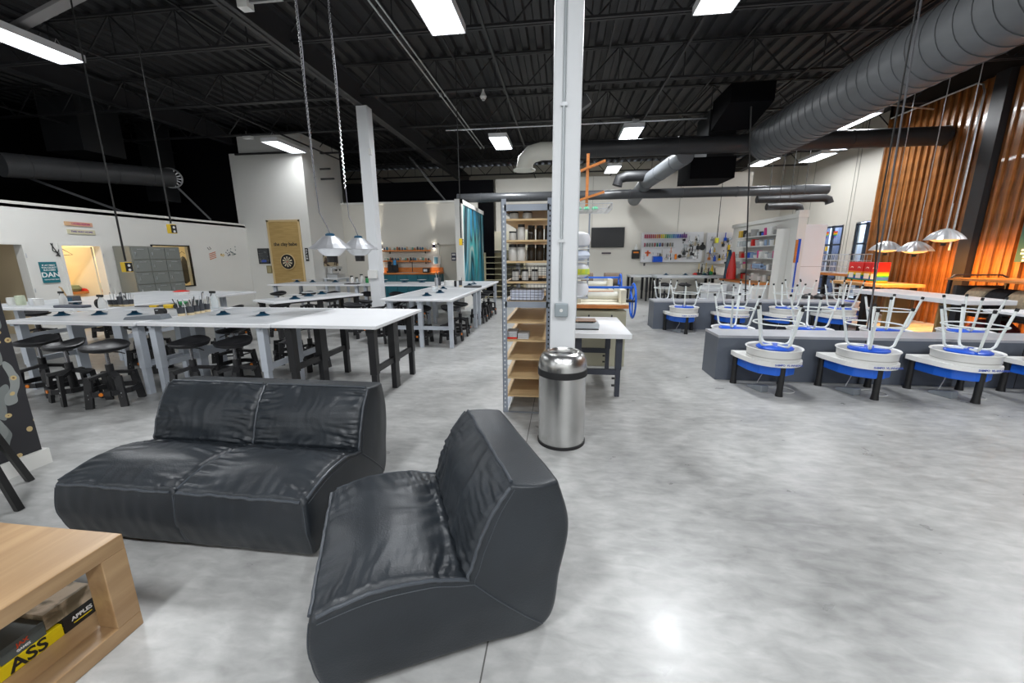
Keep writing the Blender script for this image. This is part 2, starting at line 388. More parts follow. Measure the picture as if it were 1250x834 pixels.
# patterned stub wall on the left
Q = MB().box(-4.0, -3.77, 1.0, 2.21, 0, 2.9)
floral = mat('dark_floral_paper', (.035, .035, .037), .6)
def floralize(m):
    N = m.node_tree.nodes; L = m.node_tree.links; p = N['Principled BSDF']; tc = N.new('ShaderNodeTexCoord')
    def mask(scale, rot, sc, thr, warp, seed):
        mp = N.new('ShaderNodeMapping'); mp.inputs['Rotation'].default_value = (rot, 0, 0); mp.inputs['Scale'].default_value = sc; mp.inputs['Location'].default_value = (0, seed, seed)
        nz = N.new('ShaderNodeTexNoise'); nz.inputs['Scale'].default_value = 3; L.new(tc.outputs['Object'], nz.inputs['Vector'])
        ad = N.new('ShaderNodeVectorMath'); ad.operation = 'MULTIPLY_ADD'; L.new(nz.outputs['Color'], ad.inputs[0]); ad.inputs[1].default_value = (warp, warp, warp); L.new(tc.outputs['Object'], ad.inputs[2])
        L.new(ad.outputs[0], mp.inputs[0]); vo = N.new('ShaderNodeTexVoronoi'); vo.inputs['Scale'].default_value = scale; L.new(mp.outputs[0], vo.inputs['Vector'])
        r = N.new('ShaderNodeMath'); r.operation = 'LESS_THAN'; L.new(vo.outputs['Distance'], r.inputs[0]); r.inputs[1].default_value = thr; return r.outputs[0]
    cur = None
    for (args, c) in (((3.6, .6, (1, 2.6, .85), .40, .25, 0), (.20, .22, .215)), ((3.6, -.9, (1, 2.9, .9), .34, .25, 5.3), (.27, .29, .28)), ((11, .2, (1, 1, 1), .20, .08, 2.1), (.55, .42, .20)), ((11, .2, (1, 1, 1), .08, .08, 2.1), (.22, .12, .05))):
        k = mask(*args); mx = N.new('ShaderNodeMix'); mx.data_type = 'RGBA'; L.new(k, mx.inputs[0])
        if cur: L.new(cur, mx.inputs[6])
        else: mx.inputs[6].default_value = (.028, .028, .032, 1)
        mx.inputs[7].default_value = (*c, 1); cur = mx.outputs[2]
    L.new(cur, p.inputs['Base Color'])
floralize(floral)
wst = struct('wall_patterned', Q, floral)
struct('baseboard_patterned', MB().box(-4.0, -3.745, 1.0, 2.235, 0, .115), white)

# painted partition with the blue abstract
pn = struct('wall_painted', MB().box(-2.95, -2.79, 11.0, 15.0, 0, 3.02), white)
art = mat('streaked_painting', (.1, .4, .5), .45)
def artize(m):
    N = m.node_tree.nodes; L = m.node_tree.links; p = N['Principled BSDF']; tc = N.new('ShaderNodeTexCoord')
    mp = N.new('ShaderNodeMapping'); mp.inputs['Scale'].default_value = (1, .55, .10); L.new(tc.outputs['Object'], mp.inputs[0])
    t = N.new('ShaderNodeTexNoise'); t.inputs['Scale'].default_value = 1.9; t.inputs['Detail'].default_value = 5; t.inputs['Distortion'].default_value = 1.1; L.new(mp.outputs[0], t.inputs['Vector'])
    t.inputs['Detail'].default_value = 2
    r = N.new('ShaderNodeValToRGB'); e = r.color_ramp.elements; e[0].position = .30; e[0].color = (.004, .01, .015, 1); e[1].position = .72; e[1].color = (.004, .10, .20, 1)
    for q, c in ((.36, (.01, .16, .22)), (.40, (.005, .25, .36)), (.435, (.42, .50, .46)), (.455, (.01, .30, .42)), (.49, (.004, .012, .02)), (.525, (.01, .20, .24)), (.55, (.38, .45, .40)), (.575, (.02, .34, .36)), (.61, (.005, .01, .015)), (.65, (.01, .28, .48))):
        x = e.new(q); x.color = (*c, 1)
    L.new(t.outputs['Fac'], r.inputs[0]); L.new(r.outputs[0], p.inputs['Base Color'])
artize(art)
MB().box(-2.79, -2.77, 11.12, 14.9, .5, 2.9).build('painting_panel', art, pn)
MB().box(-2.79, -2.75, 11.0, 11.12, 0, 3.02).box(-2.79, -2.75, 11.0, 15.0, 2.9, 3.02).build('frame', white, pn)

# columns
def column(n, X, Y, ztop, wd):
    c = MB().box(X-wd/2, X+wd/2, Y-wd/2, Y+wd/2, 0, ztop)
    o = struct('trim_%d' % n, c, mat('column_paint', (.74, .76, .78), .4), bevel=.012)
    return o
c1 = column(4, .015, 3.42, 4.75, .215)
MB().cyl((-.01, 3.30, 1.12), (-.01, 3.30, 4.7), .011, n=10).build('conduit', mat('conduit_grey', (.50, .54, .56), .35, .4), c1)
for z in (1.6, 2.6, 3.6): MB().box(-.035, .015, 3.288, 3.312, z-.012, z+.012).build('conduit_strap', galv, c1)
jb = MB().box(-.055, .055, 3.265, 3.315, .985, 1.095).build('outlet_box', mat('box_grey', (.36, .41, .44), .4, .5), c1, bevel=.006)
MB().cyl((0, 3.266, 1.04), (0, 3.258, 1.04), .014, n=12).build('outlet_face', whitep, jb)
MB().cyl((-.135, 3.42, 1.9), (-.135, 3.42, 3.6), .02, n=8).build('red_pipe', mat('red_brown', (.30, .10, .08), .5), c1) if False else None
MB().box(.1225, .131, 3.40, 3.46, .95, 2.15).build('side_channel', mat('conduit_grey', (.5, .54, .56)), c1)
c2 = column(5, -4.2, 8.65, 4.56, .24)
MB().box(-4.32, -4.12, 8.47, 8.53, 1.02, 1.2).build('switch_box', whitep, c2)
MB().box(-4.10, -4.04, 8.50, 8.56, 3.6, 3.72).build('sensor', whitep, c2)

# ================================================================ PONY WALLS
for Y0, Y1, zt, X0, X1 in ((4.86, 5.30, .55, 1.87, 7.4), (8.30, 8.78, .58, 1.88, 5.55)):
    pw = struct('wall_low', MB().box(X0, X1, Y0, Y1, 0, zt-.03), ponyf)
    MB().box(X0-.004, X1, Y0-.006, Y1+.006, zt-.03, zt).build('wall_cap', ponyt, pw)
    for k in range(1, 3): MB().box(X0+1.22*k*1.3, X0+1.22*k*1.3+.006, Y0-.003, Y0, 0, zt-.03).build('panel_joint', blackpl, pw)

# ================================================================ LOUNGE SEATS
def cr(P, t):
    n = len(P)-1; x = t*n; i = min(int(x), n-1); u = x-i
    p0, p1, p2, p3 = P[max(i-1, 0)], P[i], P[i+1], P[min(i+2, n)]
    return tuple(.5*((2*b)+(-a+c)*u+(2*a-5*b+4*c-d)*u*u+(-a+3*b-3*c+d)*u**3) for a, b, c, d in zip(p0, p1, p2, p3))
INNER = [(.0, .345), (.18, .385), (.37, .378), (.50, .350), (.555, .46), (.615, .58), (.695, .675)]
OUTER = [(.03, .012), (.30, .012), (.56, .012), (.84, .012), (.905, .24), (.935, .46), (.885, .655)]
def lounge_section(W, seed, wa=1.0, cushion_l=True):
    """one rounded seat-and-back block; x = across, y = depth (front at 0), z up"""
    r = .028; L = 1.25; S = .34
    def lin(a, b, n):  # dense near ends
        out = []
        for i in range(n+1): u = i/n; out.append(a+(b-a)*(u))
        e = [a+r*.25, a+r*.55, a+r*.8, a+r, b-r, b-r*.8, b-r*.55, b-r*.25]
        return sorted(set([x for x in out if not (a < x < a+r*1.2 or b-r*1.2 < x < b)]+e))
    tt = lin(0, L, 120); vv = lin(-W/2, W/2, int(W*95)); ss = lin(0, S, 14)
    nt, nv, ns = len(tt), len(vv), len(ss)
    idx = {}; V = []; F = []
    crz = .485*L
    def mp(t, v, s):
        q = (min(max(t, r), L-r), min(max(v, -W/2+r), W/2-r), min(max(s, r), S-r)); d = Vector((t-q[0], v-q[1], s-q[2]))
        inn = (s > S*.5)
        if d.length > 1e-9: d = d.normalized()*r
        t2, v2, s2 = q[0]+d.x, q[1]+d.y, q[2]+d.z
        tn, sn = t2/L, s2/S; a = cr(INNER, tn); b = cr(OUTER, tn)
        y = b[0]+(a[0]-b[0])*sn; z = b[1]+(a[1]-b[1])*sn; x = v2
        vn = max(0, 1-(2*v2/W)**2); edge = vn**.45
        # front face belly and side belly
        if tn < .15: y -= .030*sin(pi*min(1, sn*1.02))*(1-tn/.15)**1.2
        side = abs(2*v2/W)
        if side > .8: x += (1 if v2 > 0 else -1)*.018*sin(pi*sn)*(side-.8)/.2
        if sn > .55:
            k = (sn-.55)/.45; du = tn
            # puff
            if tn < .47:
                z += .022*k*edge*sin(pi*min(1, tn/.47))
            else:
                z += .004*k*edge; y -= .030*k*edge*sin(pi*min(1, (tn-.50)/.5)) if tn > .5 else 0
            # crease shadow line where seat meets back
            g = math.exp(-((tn-.50)/.016)**2); y += .018*g*k; z -= .016*g*k
            # wrinkles: folds crossing the crease and gathered at the side seams
            near = math.exp(-((tn-.5)/.16)**2); sd = max(0, side-.35)/.65
            wx = v2*15+seed*7+1.5*noise.noise((v2*3, tn*6, seed)); fold = noise.noise((wx, tn*2.6, seed+3))
            fold2 = noise.noise((v2*7+tn*9, tn*20-abs(v2)*10, seed+9)); fold3 = noise.noise((v2*30, tn*9, seed+5))
            f3 = noise.noise((v2*26+2*noise.noise((v2*4, tn*5, seed)), tn*3.5+v2*1.5, seed+5)); f4 = 1-abs(noise.noise((v2*17+2.2*noise.noise((v2*3, tn*4, seed+1)), tn*2.2, seed+8)))*2.4
            front = math.exp(-(tn/.10)**2)+math.exp(-((1-tn)/.10)**2)
            wv = 1.2*noise.noise((v2*3.5, tn*5, seed+40)); back = 1.0 if tn > .5 else .0
            A1 = noise.noise((v2*20+wv*1.6, tn*3.0+wv, seed+51)); A1b = noise.noise((v2*41+wv*2.5, tn*6.0, seed+55))
            A2 = noise.noise((tn*30+wv*1.5+abs(v2)*6, v2*3.0, seed+61)); A2b = noise.noise((tn*58+wv*2, v2*6, seed+65))
            nb = max(near, .36*back, .5*front)
            am = wa*k*min(1, edge*1.8)*(.0155*nb*A1+.005*nb*A1b+.0135*(sd+.12)**1.2*A2+.0045*(sd+.12)*A2b+.006*noise.noise((v2*5, tn*7, seed+20)))
            ridge = am
            if tn < .5: z += ridge
            else: y -= ridge; z += ridge*.3
        else:
            am = .0035*noise.noise((v2*6+seed, tn*7, sn*5)); y -= am
            if side > .9: x += .004*noise.noise((tn*8, sn*4, seed+(v2 > 0)))
        if tn < .12: y -= .004*wa*noise.noise((v2*18, sn*3, seed+30))
        return (x, y, z)
    def vid(i, j, k):
        key = (i, j, k)
        if key not in idx: idx[key] = len(V); V.append(mp(tt[i], vv[j], ss[k]))
        return idx[key]
    for i in range(nt-1):
        for j in range(nv-1):
            for k in (0, ns-1): F.append((vid(i, j, k), vid(i+1, j, k), vid(i+1, j+1, k), vid(i, j+1, k)))
        for k in range(ns-1):
            for j in (0, nv-1): F.append((vid(i, j, k), vid(i+1, j, k), vid(i+1, j, k+1), vid(i, j, k+1)))
    for j in range(nv-1):
        for k in range(ns-1):
            for i in (0, nt-1): F.append((vid(i, j, k), vid(i, j+1, k), vid(i, j+1, k+1), vid(i, j, k+1)))
    m = MB(); m.add(V, F)
    def sp(t, v, s=S*.93): return mp(t, v, s)
    pip = MB(); e = W/2-.008
    for sg in (-1, 1):
        pip.tube([Vector(mp(L*i/60, sg*W/2, S-.012))+Vector((sg*.002, -.001, .003)) for i in range(2, 59)], .0072, 8)
        pip.tube([Vector(mp(L*i/60, sg*W/2, S-.034))+Vector((sg*.001, 0, 0)) for i in range(2, 59)], .0016, 5)
    pip.tube([Vector(mp(0, -W/2+.02+(W-.04)*i/30, S-.010))+Vector((0, -.001, .002)) for i in range(31)], .0072, 8)
    pip.tube([Vector(mp(L, -W/2+.02+(W-.04)*i/30, S-.010))+Vector((0, 0, .002)) for i in range(31)], .0070, 8)
    for sg in (-1, 1):
        pip.tube([Vector(mp(L*.5, sg*W/2, S*(.9-.85*i/14)))+Vector((sg*.0015, 0, 0)) for i in range(15)], .0026, 6)
        pip.tube([Vector(mp(0.0, sg*(W/2-.006), S*(.92-.86*i/14)))+Vector((sg*.0, -.001, 0)) for i in range(15)], .0026, 6)
    return m, pip
# two-seat sofa
sofa = thing('leather_sofa', 'black leather armless two-seat sofa with its back to the work tables', 'sofa', (-1.905, 1.535, 0), 0)
for k, sx in enumerate((-.352, .352)):
    m, pp = lounge_section(.704, 2+k*5, 1.1)
    sec = m.build('seat_section', leather, sofa, smooth=True); sec.location = (sx, 0, 0)
    pp.build('piping', leather2, sec, smooth=True)
MB().box(-.62, .62, .10, .80, .0, .03).build('base', blackpl, sofa)
chair = thing('leather_lounge_chair', 'black leather armless single lounge chair in the foreground, side towards the camera', 'armchair', (-.955, 1.300, 0), radians(-64))
m, pp = lounge_section(.76, 11, .9); sec = m.build('seat_section', leather, chair, smooth=True); pp.build('piping', leather2, sec, smooth=True)
b = MB().box(-.33, .33, .10, .80, .0, .03).build('base', blackpl, chair)
MB().box(.33, .345, .16, .36, .012, .020).box(.33, .345, .50, .60, .012, .020).build('staple_strip', galv, b)

# ================================================================ COFFEE TABLE + GAMES
ct = thing('coffee_table', 'low light brown wooden coffee table with a lower shelf, cut off by the left edge', 'table', (-2.35, .70, 0))
X0, X1, Y0, Y1, Z = -.66, .655, -.45, .45, .425
MB().box(X0, X1, Y0, Y1, Z-.062, Z).build('tabletop', woodl, ct, bevel=.003)
for sx in (X0, X1-.085):
    for yy in (Y0, Y1-.085): MB().box(sx, sx+.085, yy, yy+.085, .062, Z-.062).build('leg', woodl, ct, bevel=.003)
    MB().box(sx, sx+.085, Y0, Y1, 0, .062).build('bottom_rail', woodl, ct, bevel=.003)
MB().box(X0+.085, X1-.085, Y0+.01, Y1-.01, .012, .055).build('lower_shelf', woodl, ct, bevel=.002)
def gbox(name, label, x0, x1, y0, y1, z0, z1, m, txt=None, tcol=None, tsz=.03, extra=None):
    o = thing(name, label, 'game box', ((x0+x1)/2, (y0+y1)/2, z0))
    MB().box(x0, x1, y0, y1, z0, z1).build('box_body', m, o, world=True, bevel=.0015)
    MB().box(x0-.0008, x1+.0008, y0-.0008, y1+.0008, z0+(z1-z0)*.62, z0+(z1-z0)*.64).build('lid_edge', m, o, world=True)
    if txt:
        for (s, cy, cz, col, sz) in txt:
            text('lettering', s, sz, (x1+.001-(x0+x1)/2, cy-(y0+y1)/2, cz-z0), (radians(90), 0, radians(90)), col, o)
    if extra: extra(o)
    return o
ytxt = mat('black_ink', (.02, .02, .02), .5); rtxt = mat('red_ink', (.75, .08, .02), .5); wtxt = mat('white_ink', (.85, .85, .85), .5); btxt = mat('blue_ink', (.05, .10, .45), .5)
ybx = mat('yellow_card', (.85, .66, .01), .4); kbx = mat('black_card', (.02, .02, .02), .35); gbx = mat('grey_card', (.10, .12, .12), .45)
pzl = mat('puzzle_print', (.62, .50, .36), .5, n2=((.20, .16, .10), 14, (1, 1, 1), .45, .62)); brn = mat('brown_card', (.16, .09, .025), .5, n2=((.30, .19, .05), 25, (1, 1, 1), .4, .6))
gx = -1.885
gbox('game_box', 'long yellow game box lying on the lower shelf of the coffee table', gx-.27, gx, .54, 1.025, .056, .106, ybx,
     [('SMART', .745, .081, rtxt, .066), ('ASS', .925, .081, ytxt, .066)])
gbox('game_box', 'black game box with yellow lettering at the far end of the coffee table shelf', gx-.27, gx+.0, 1.028, 1.145, .056, .118, kbx,
     [('APPLES', 1.088, .094, wtxt, .022), ('═══', 1.088, .074, mat('yellow_ink', (.85, .65, .02), .5), .02)])
gbox('game_box', 'cream illustrated puzzle box lying on top of the black game box', gx-.25, gx-.005, .985, 1.135, .119, .185, pzl)
gbox('game_box', 'small grey and brown card box on the yellow game box', gx-.16, gx-.004, .86, .983, .107, .165, gbx,
     [('JAX', .92, .143, rtxt, .02), ('GAMES', .92, .122, wtxt, .012)],
     lambda o: MB().box(gx-.158, gx-.006, .862, .981, .1652, .169).build('lid_print', brn, o, world=True))
pb = thing('paper_stack', 'stack of white paper beside the grey box on the coffee table shelf', 'paper', (gx-.125, .70, .107))
for k in range(5): MB().box(-.11+.004*k, .12, -.13+.003*k, .14+.002*k, .011*k, .011*k+.0095).build('paper_sheaf', mat('paper', (.82, .83, .86), .7), pb)

# ================================================================ TRASH CAN
tc_ = thing('trash_can', 'round brushed steel open-top trash can with a black band, beside the column', 'trash can', (.02, 3.02, 0))
MB().lathe([(.186, .02), (.186, .57)], n=64).build('can_body', brushed, tc_, smooth=True)
MB().lathe([(.180, 0), (.192, 0), (.193, .022), (.186, .026), (.18, .026)], n=64).build('base_ring', rubber, tc_, smooth=True)
MB().lathe([(.186, .572), (.194, .574), (.194, .622), (.186, .625)], n=64).build('band', rubber, tc_, smooth=True)
MB().lathe([(.188, .62), (.189, .66), (.180, .705), (.160, .738), (.132, .757), (.118, .758), (.111, .748), (.111, .70)], n=64).build('dome_lid', brushed, tc_, smooth=True)
MB().lathe([(.0, .66), (.111, .66), (.112, .72)], n=48).build('liner', blackpl, tc_, smooth=True)

# ================================================================ SHELF RACK
sr = thing('storage_rack', 'tall narrow grey steel shelving rack with plywood shelves beside the white column', 'shelving', (-.315, 4.15, 0))
RX0, RX1, RY0, RY1, RZ = -.54, -.09, 3.56, 4.74, 1.97
for i, (px, sx) in enumerate(((RX0, 1), (RX1, -1))):
    for (py, sy) in ((RY0, 1), (RY1, -1)):
        p = MB().box(min(px, px+sx*.045), max(px, px+sx*.045), min(py, py+sy*.004), max(py, py+sy*.004), 0, RZ)
        p.box(min(px, px+sx*.004), max(px, px+sx*.004), min(py, py+sy*.045), max(py, py+sy*.045), 0, RZ)
        po = p.build('post', steel_s, sr, world=True)
        h = MB(); z = .05
        while z < RZ-.03:
            yy = py-.001 if sy > 0 else py+.001
            h.box(px+sx*.016, px+sx*.028, yy-.0008, yy+.0008, z, z+.016) if sx > 0 else h.box(px-.028, px-.016, yy-.0008, yy+.0008, z, z+.016); z += .042
        tag(h.build('post_slots', mat('slot_light', (.65, .68, .70), .5) if sx > 0 and sy > 0 else blackpl, po, world=False), kind='stuff').location = tuple(-Vector(sr.location))
shelf_y = [(252, 's'), (268, 'w'), (294, 'w'), (320, 'w'), (345, 'w'), (371, 's'), (394, 'l'), (416.5, 'l'), (439, 'l'), (462, 'l'), (484, 'l'), (506, 's')]
SHZ = []
for k, (yy, kd) in enumerate(shelf_y):
    z = atY(640, yy, RY0)[1]
    if kd == 's':
        bm_ = MB()
        for y_ in (RY0, RY1-.03): bm_.box(RX0+.03, RX1-.03, y_, y_+.03, z-.035, z+.02)
        for x_ in (RX0, RX1-.03): bm_.box(x_, x_+.03, RY0+.03, RY1-.03, z-.035, z+.02)
        bm_.build('shelf_beam', steel_s, sr, world=True)
        z += .022
    else: z += .008
    if k < 11:
        MB().box(RX0+.012, RX1-.012, RY0+.006, RY1-.01, z-.016, z).build('shelf', woodp, sr, world=True)
        if kd == 'l':
            for x_ in (RX0+.012, RX1-.024): MB().box(x_, x_+.012, RY0+.02, RY1-.02, z-.05, z-.017).build('shelf_runner', woodp, sr, world=True)
    SHZ.append(z)
def jar(label, x, y, z, r, h, body, lid, grp=None, name='jar', cat='jar'):
    o = thing(name, label, cat, (x, y, z), 0, grp)
    MB().lathe([(r*.95, 0), (r, .01), (r, h*.78), (r*.86, h*.84)], n=16).build('jar_body', body, o, smooth=True)
    MB().lathe([(r*.92, h*.82), (r*.92, h), (r*.88, h)], n=16).build('lid', lid, o, smooth=True)
    return o
dk_glass = mat('amber_glass', (.05, .04, .03), .15); milky = mat('milky_jar', (.55, .55, .53), .3); lidk = mat('dark_lid', (.02, .02, .02), .4)
lblm = mat('label_paper', (.62, .60, .50), .6)
for (k, n, r, h, nm) in ((1, 2, .042, .07, 'top'), (2, 5, .035, .14, 'second'), (3, 5, .040, .15, 'third')):
    for i in range(n):
        near = i < 2
        x = RX0+.085+i*.08 if n > 2 else RX0+.1+i*.12
        y = RY0+.14 if near else RY0+.24+.02*i
        jar('%s jar, black lid, on the %s shelf of the rack, %s from left' % ('milky white' if near else 'dark glass', nm, ['first', 'second', 'third', 'fourth', 'fifth'][i]),
            x, y, SHZ[k]+.001, r, h if i != 0 or k != 2 else .08, milky if near else dk_glass, lidk)
wbk = mat('black_wire', (.02, .02, .02), .5)
def wire_basket(label, x0, x1, y0, y1, z0, z1, m, step=.035, r=.0016):
    o = thing('wire_basket', label, 'basket', ((x0+x1)/2, (y0+y1)/2, z0))
    g = MB()
    nx = max(2, int((x1-x0)/step)); ny = max(2, int((y1-y0)/step)); nz_ = max(2, int((z1-z0)/step))
    for i in range(nx+1):
        x = x0+(x1-x0)*i/nx; g.tube([(x, y0, z1), (x, y0, z0+.002), (x, y1, z0+.002), (x, y1, z1)], r, 4)
    for i in range(1, ny):
        y = y0+(y1-y0)*i/ny; g.tube([(x0, y, z1), (x0, y, z0+.002), (x1, y, z0+.002), (x1, y, z1)], r, 4)
    for i in range(nz_+1):
        z = z0+.002+(z1-z0)*i/nz_; g.tube([(x0, y0, z), (x1, y0, z), (x1, y1, z), (x0, y1, z)], r*(2 if i == nz_ else 1), 4, closed=True)
    tag(g.build('wire_mesh', m, o, world=True), kind='stuff')
    MB().tube([(x0, y0, z1), (x1, y0, z1), (x1, y1, z1), (x0, y1, z1)], r*2.4, 6, closed=True).build('rim', m, o, world=True)
    return o
wire_basket('black wire basket holding jars on the fourth shelf of the rack', RX0+.05, RX1-.05, RY0+.02, RY0+.5, SHZ[4]+.001, SHZ[4]+.13, wbk)
for i in range(3): jar('milky jar standing inside the wire basket, %s from the left' % ['first', 'second', 'third'][i], RX0+.11+i*.09, RY0+.14, SHZ[4]+.006, .032, .10, milky, lidk)
wire_basket('black wire basket full of folded white sheets above the steel beam', RX0+.05, RX1-.05, RY0+.02, RY0+.5, SHZ[5]+.001, SHZ[5]+.12, wbk)
o = thing('folded_sheets', 'folded white and blue sheets packed inside the lower wire basket', 'paper', (RX0+.22, RY0+.2, SHZ[5]+.006))
for k in range(4): MB().box(-.15, .15, -.15, .15, .024*k, .024*k+.021).build('folded_sheet', mat('bluish_paper', (.62, .66, .78), .6), o, bevel=.006)
for i, (dx, n, lab) in enumerate(((-.14, 4, 'left'), (-.03, 3, 'right'))):
    o = thing('paper_stack', 'stack of grey paper on the lower plywood shelf, %s one' % lab, 'paper', (RX0+.22+dx, RY0+.13, SHZ[7]+.001))
    for k in range(n): MB().box(-.05, .05, -.08, .08+.01*k, .017*k, .017*k+.015).build('sheaf', red if (k == 0 and i == 0) else mat('grey_paper', (.45, .46, .48), .7), o)

# ================================================================ WORK TABLES
def work_table(label, x0, x1, y0, y1, zt, topm, edgem, legm, frames, ms=None, legw=.075, th=.035, border=.05, cat='table', rz=0, rail=.34, name='work_table'):
    cx, cy = (x0+x1)/2, (y0+y1)/2; o = thing(name, label, cat, (cx, cy, 0), rz)
    hx, hy = (x1-x0)/2, (y1-y0)/2
    MB().box(-hx, hx, -hy, hy, zt-th, zt).build('tabletop', edgem, o, bevel=.004)
    if topm is not edgem: MB().box(-hx+border, hx-border if border > .02 else hx, -hy+border, hy-border, zt, zt+.0015).build('surface_mat', topm, o)
    for (fx, ys) in frames:      # an end frame: x position, leg y positions
        for (fy, dbl) in ys:
            w_ = legw
            lg = MB().box(fx-w_/2, fx+w_/2, fy-w_*dbl/2, fy+w_*dbl/2, .30, zt-th)
            lo = lg.build('leg', legm, o, bevel=.003)
            MB().box(fx-w_*.38, fx+w_*.38, fy-w_*dbl*.40, fy+w_*dbl*.40, 0, .31).build('leg_extension', legm, lo)
        yy = [q[0] for q in ys]
        if rail: MB().box(fx-.02, fx+.02, min(yy), max(yy), rail-.03, rail+.03).build('rail', legm, o)
        MB().box(fx-.025, fx+.025, -hy+.04, hy-.04, zt-th-.03, zt-th).build('top_rail', legm, o)
    return o
ysF = [(-.56, 1), (-.07, 1.7), (.44, 1)]
work_table('white topped work table on black legs behind the leather sofa', -2.92, -1.80, 3.60, 4.90, .82, whitel, whitel, blackleg, [(-.42, ysF), (.47, ysF)])
work_table('grey topped work table joined to the left end of the white topped one', -4.46, -2.925, 3.58, 4.90, .82, greyl, whitel, greyleg, [(-.67, ysF), (.60, ysF)])
work_table('grey topped work table at the far left holding tool cups and bottles', -6.12, -4.465, 3.55, 4.90, .82, greyl, whitel, greyleg, [(-.77, ysF), (.74, ysF)])
work_table('grey topped table running away along the left wall', -8.5, -6.14, 4.55, 7.3, .82, greyl, whitel, greyleg, [(-.8, [(-1, 1), (.9, 1)]), (.85, [(-1, 1), (0, 1), (.9, 1)])])
work_table('low grey table on black legs standing askew near the dart board', -4.92, -4.22, 5.9, 7.6, .78, greyl, whitel, blackleg, [(-.25, [(-.75, 1), (.75, 1)]), (.25, [(-.75, 1), (0, 1), (.75, 1)])], rz=radians(-26))
work_table('grey topped table in front of the dart board wall', -7.45, -5.0, 9.25, 10.5, .82, greyl, whitel, greyleg, [(-1.1, [(-.5, 1), (.5, 1)]), (1.12, [(-.5, 1), (.5, 1)])])
work_table('grey topped table in front of the kitchen counter', -4.98, -2.95, 9.25, 10.5, .82, greyl, whitel, greyleg, [(-.9, [(-.5, 1), (.5, 1)]), (.9, [(-.5, 1), (.5, 1)])])
ys2 = [(-1.0, 1)]
t = work_table('near half of the long grey work table beside the steel rack', -2.92, -1.72, 6.05, 8.25, .82, greyl, whitel, greyleg,
           [(-.5, [(-.95, 1), (0, 1), (.95, 1)]), (.02, [(-.95, 1)]), (.53, [(-.95, 1), (.9, 1)])], rail=None)
MB().box(-.5, .53, -.97, -.93, .30, .36).build('rail', greyleg, t)
t = work_table('far half of the long grey work table beside the blue painting', -2.92, -1.72, 8.26, 10.75, .82, greyl, whitel, greyleg,
           [(-.5, [(-1.0, 1), (1.0, 1)]), (.53, [(-1.05, 1), (1.05, 1)])], rail=None)
t = work_table('small white topped table on dark legs right of the column', .10, .72, 4.03, 5.2, .70, whitel, whitel, mat('dark_slate_enamel', (.035, .04, .055), .4),
           [(-.22, [(-.48, 1), (.5, 1)]), (.20, [(-.48, 1), (.5, 1)])], legw=.065, rail=None, th=.05)
for yy in (-.48, .5): MB().box(-.22, .2, yy-.02, yy+.02, .24, .30).build('rail', MATS['dark_slate_enamel'], t)
for yy, zz in ((-.48, .20), (-.48, .12), (.5, .2), (.5, .12)): MB().cyl((.14, yy-.005, zz), (.17, yy-.005, zz), .012, n=8).build('adjust_knob', blackpl, t)
work_table('long grey bench on a black frame under the pegboard', 2.95, 5.05, 12.95, 14.1, .86, greyl, greyl, blackleg, [(-1.0, [(-.48, 1), (.48, 1)]), (-.9, [(.48, 1)]), (.75, [(.4, 1)]), (1.0, [(-.48, 1), (.48, 1)])], th=.07, rail=None)
work_table('narrow grey bench on black legs below the television', 2.25, 2.93, 13.5, 14.4, .84, greyl, greyl, blackleg, [(-.28, [(-.38, 1), (.38, 1)]), (.2, [(-.38, 1), (.38, 1)])], th=.05, rail=None)

# ================================================================ BLACK STOOLS
def make_stool():
    o = thing('work_stool', 'x', 'stool', group='black saddle stools around the work tables')
    s = MB(); n = 20; rings = []
    for (rr, zz) in ((0, .595), (.07, .592), (.14, .600), (.175, .618), (.188, .612), (.175, .585), (.12, .565), (0, .56)):
        ring = []
        for k in range(n):
            a = 2*pi*k/n; y = sin(a); ring.append((rr*1.08*cos(a), rr*.85*y, zz+(.045*max(0, y)**2*rr/.18)-.012*max(0, -y)*rr/.18))
        rings.append(ring)
    V = [p for r_ in rings for p in r_]; F = []
    for i in range(len(rings)-1):
        for k in range(n): l = (k+1) % n; F.append((i*n+k, i*n+l, (i+1)*n+l, (i+1)*n+k))
    s.add(V, F); s.build('seat', mat('black_vinyl', (.012, .012, .014), .45), o, smooth=True)
    MB().cyl((0, 0, .40), (0, 0, .57), .016, n=10).cyl((0, 0, .545), (0, 0, .565), .06, n=12).build('gas_post', mat('dark_chrome', (.3, .3, .32), .25, .9), o, smooth=True)
    MB().cyl((0, 0, .14), (0, 0, .42), .032, n=10).build('column', steelb, o, smooth=True)
    MB().tube([(.03, 0, .552), (.12, -.02, .545), (.17, -.03, .53)], .006, 6).build('lever', steelb, o)
    for k in range(4):
        a = pi/4+k*pi/2; c, s_ = cos(a), sin(a)
        l = MB().bar((.02*c, .02*s_, .335), (.175*c, .175*s_, .30), .06, .03).bar((.172*c, .172*s_, .32), (.205*c, .205*s_, .0), .062, .03)
        lo = l.build('leg', steelb, o)
        h = MB()
        for z in (.06, .10, .14): h.box(-.006, .006, -.013, .013, z, z+.012)
        h.xf(Matrix.Translation((.20*c, .20*s_, 0)) @ Matrix.Rotation(a, 4, 'Z')).build('leg_slot', galv, lo)
    pts = [(.20*cos(a), .20*sin(a), .155) for a in [pi/8+k*pi/4 for k in range(8)]]
    r_ = MB()
    for k in range(8): r_.bar(pts[k], pts[(k+1) % 8], .018, .05)
    ro = r_.build('foot_ring', steelb, o)
    for a in (-pi/2, pi/2): MB().cyl((.185*cos(a), .185*sin(a), .155), (.202*cos(a), .202*sin(a), .155), .018, n=12).build('round_badge', orange, ro)
    MB().tube(arc((0, 0, .30), .17, .2, 2.9, 8, 'xy'), .009, 6).build('arm_hoop', steelb, o)
    return o
stool0 = make_stool(); first_s = [True]
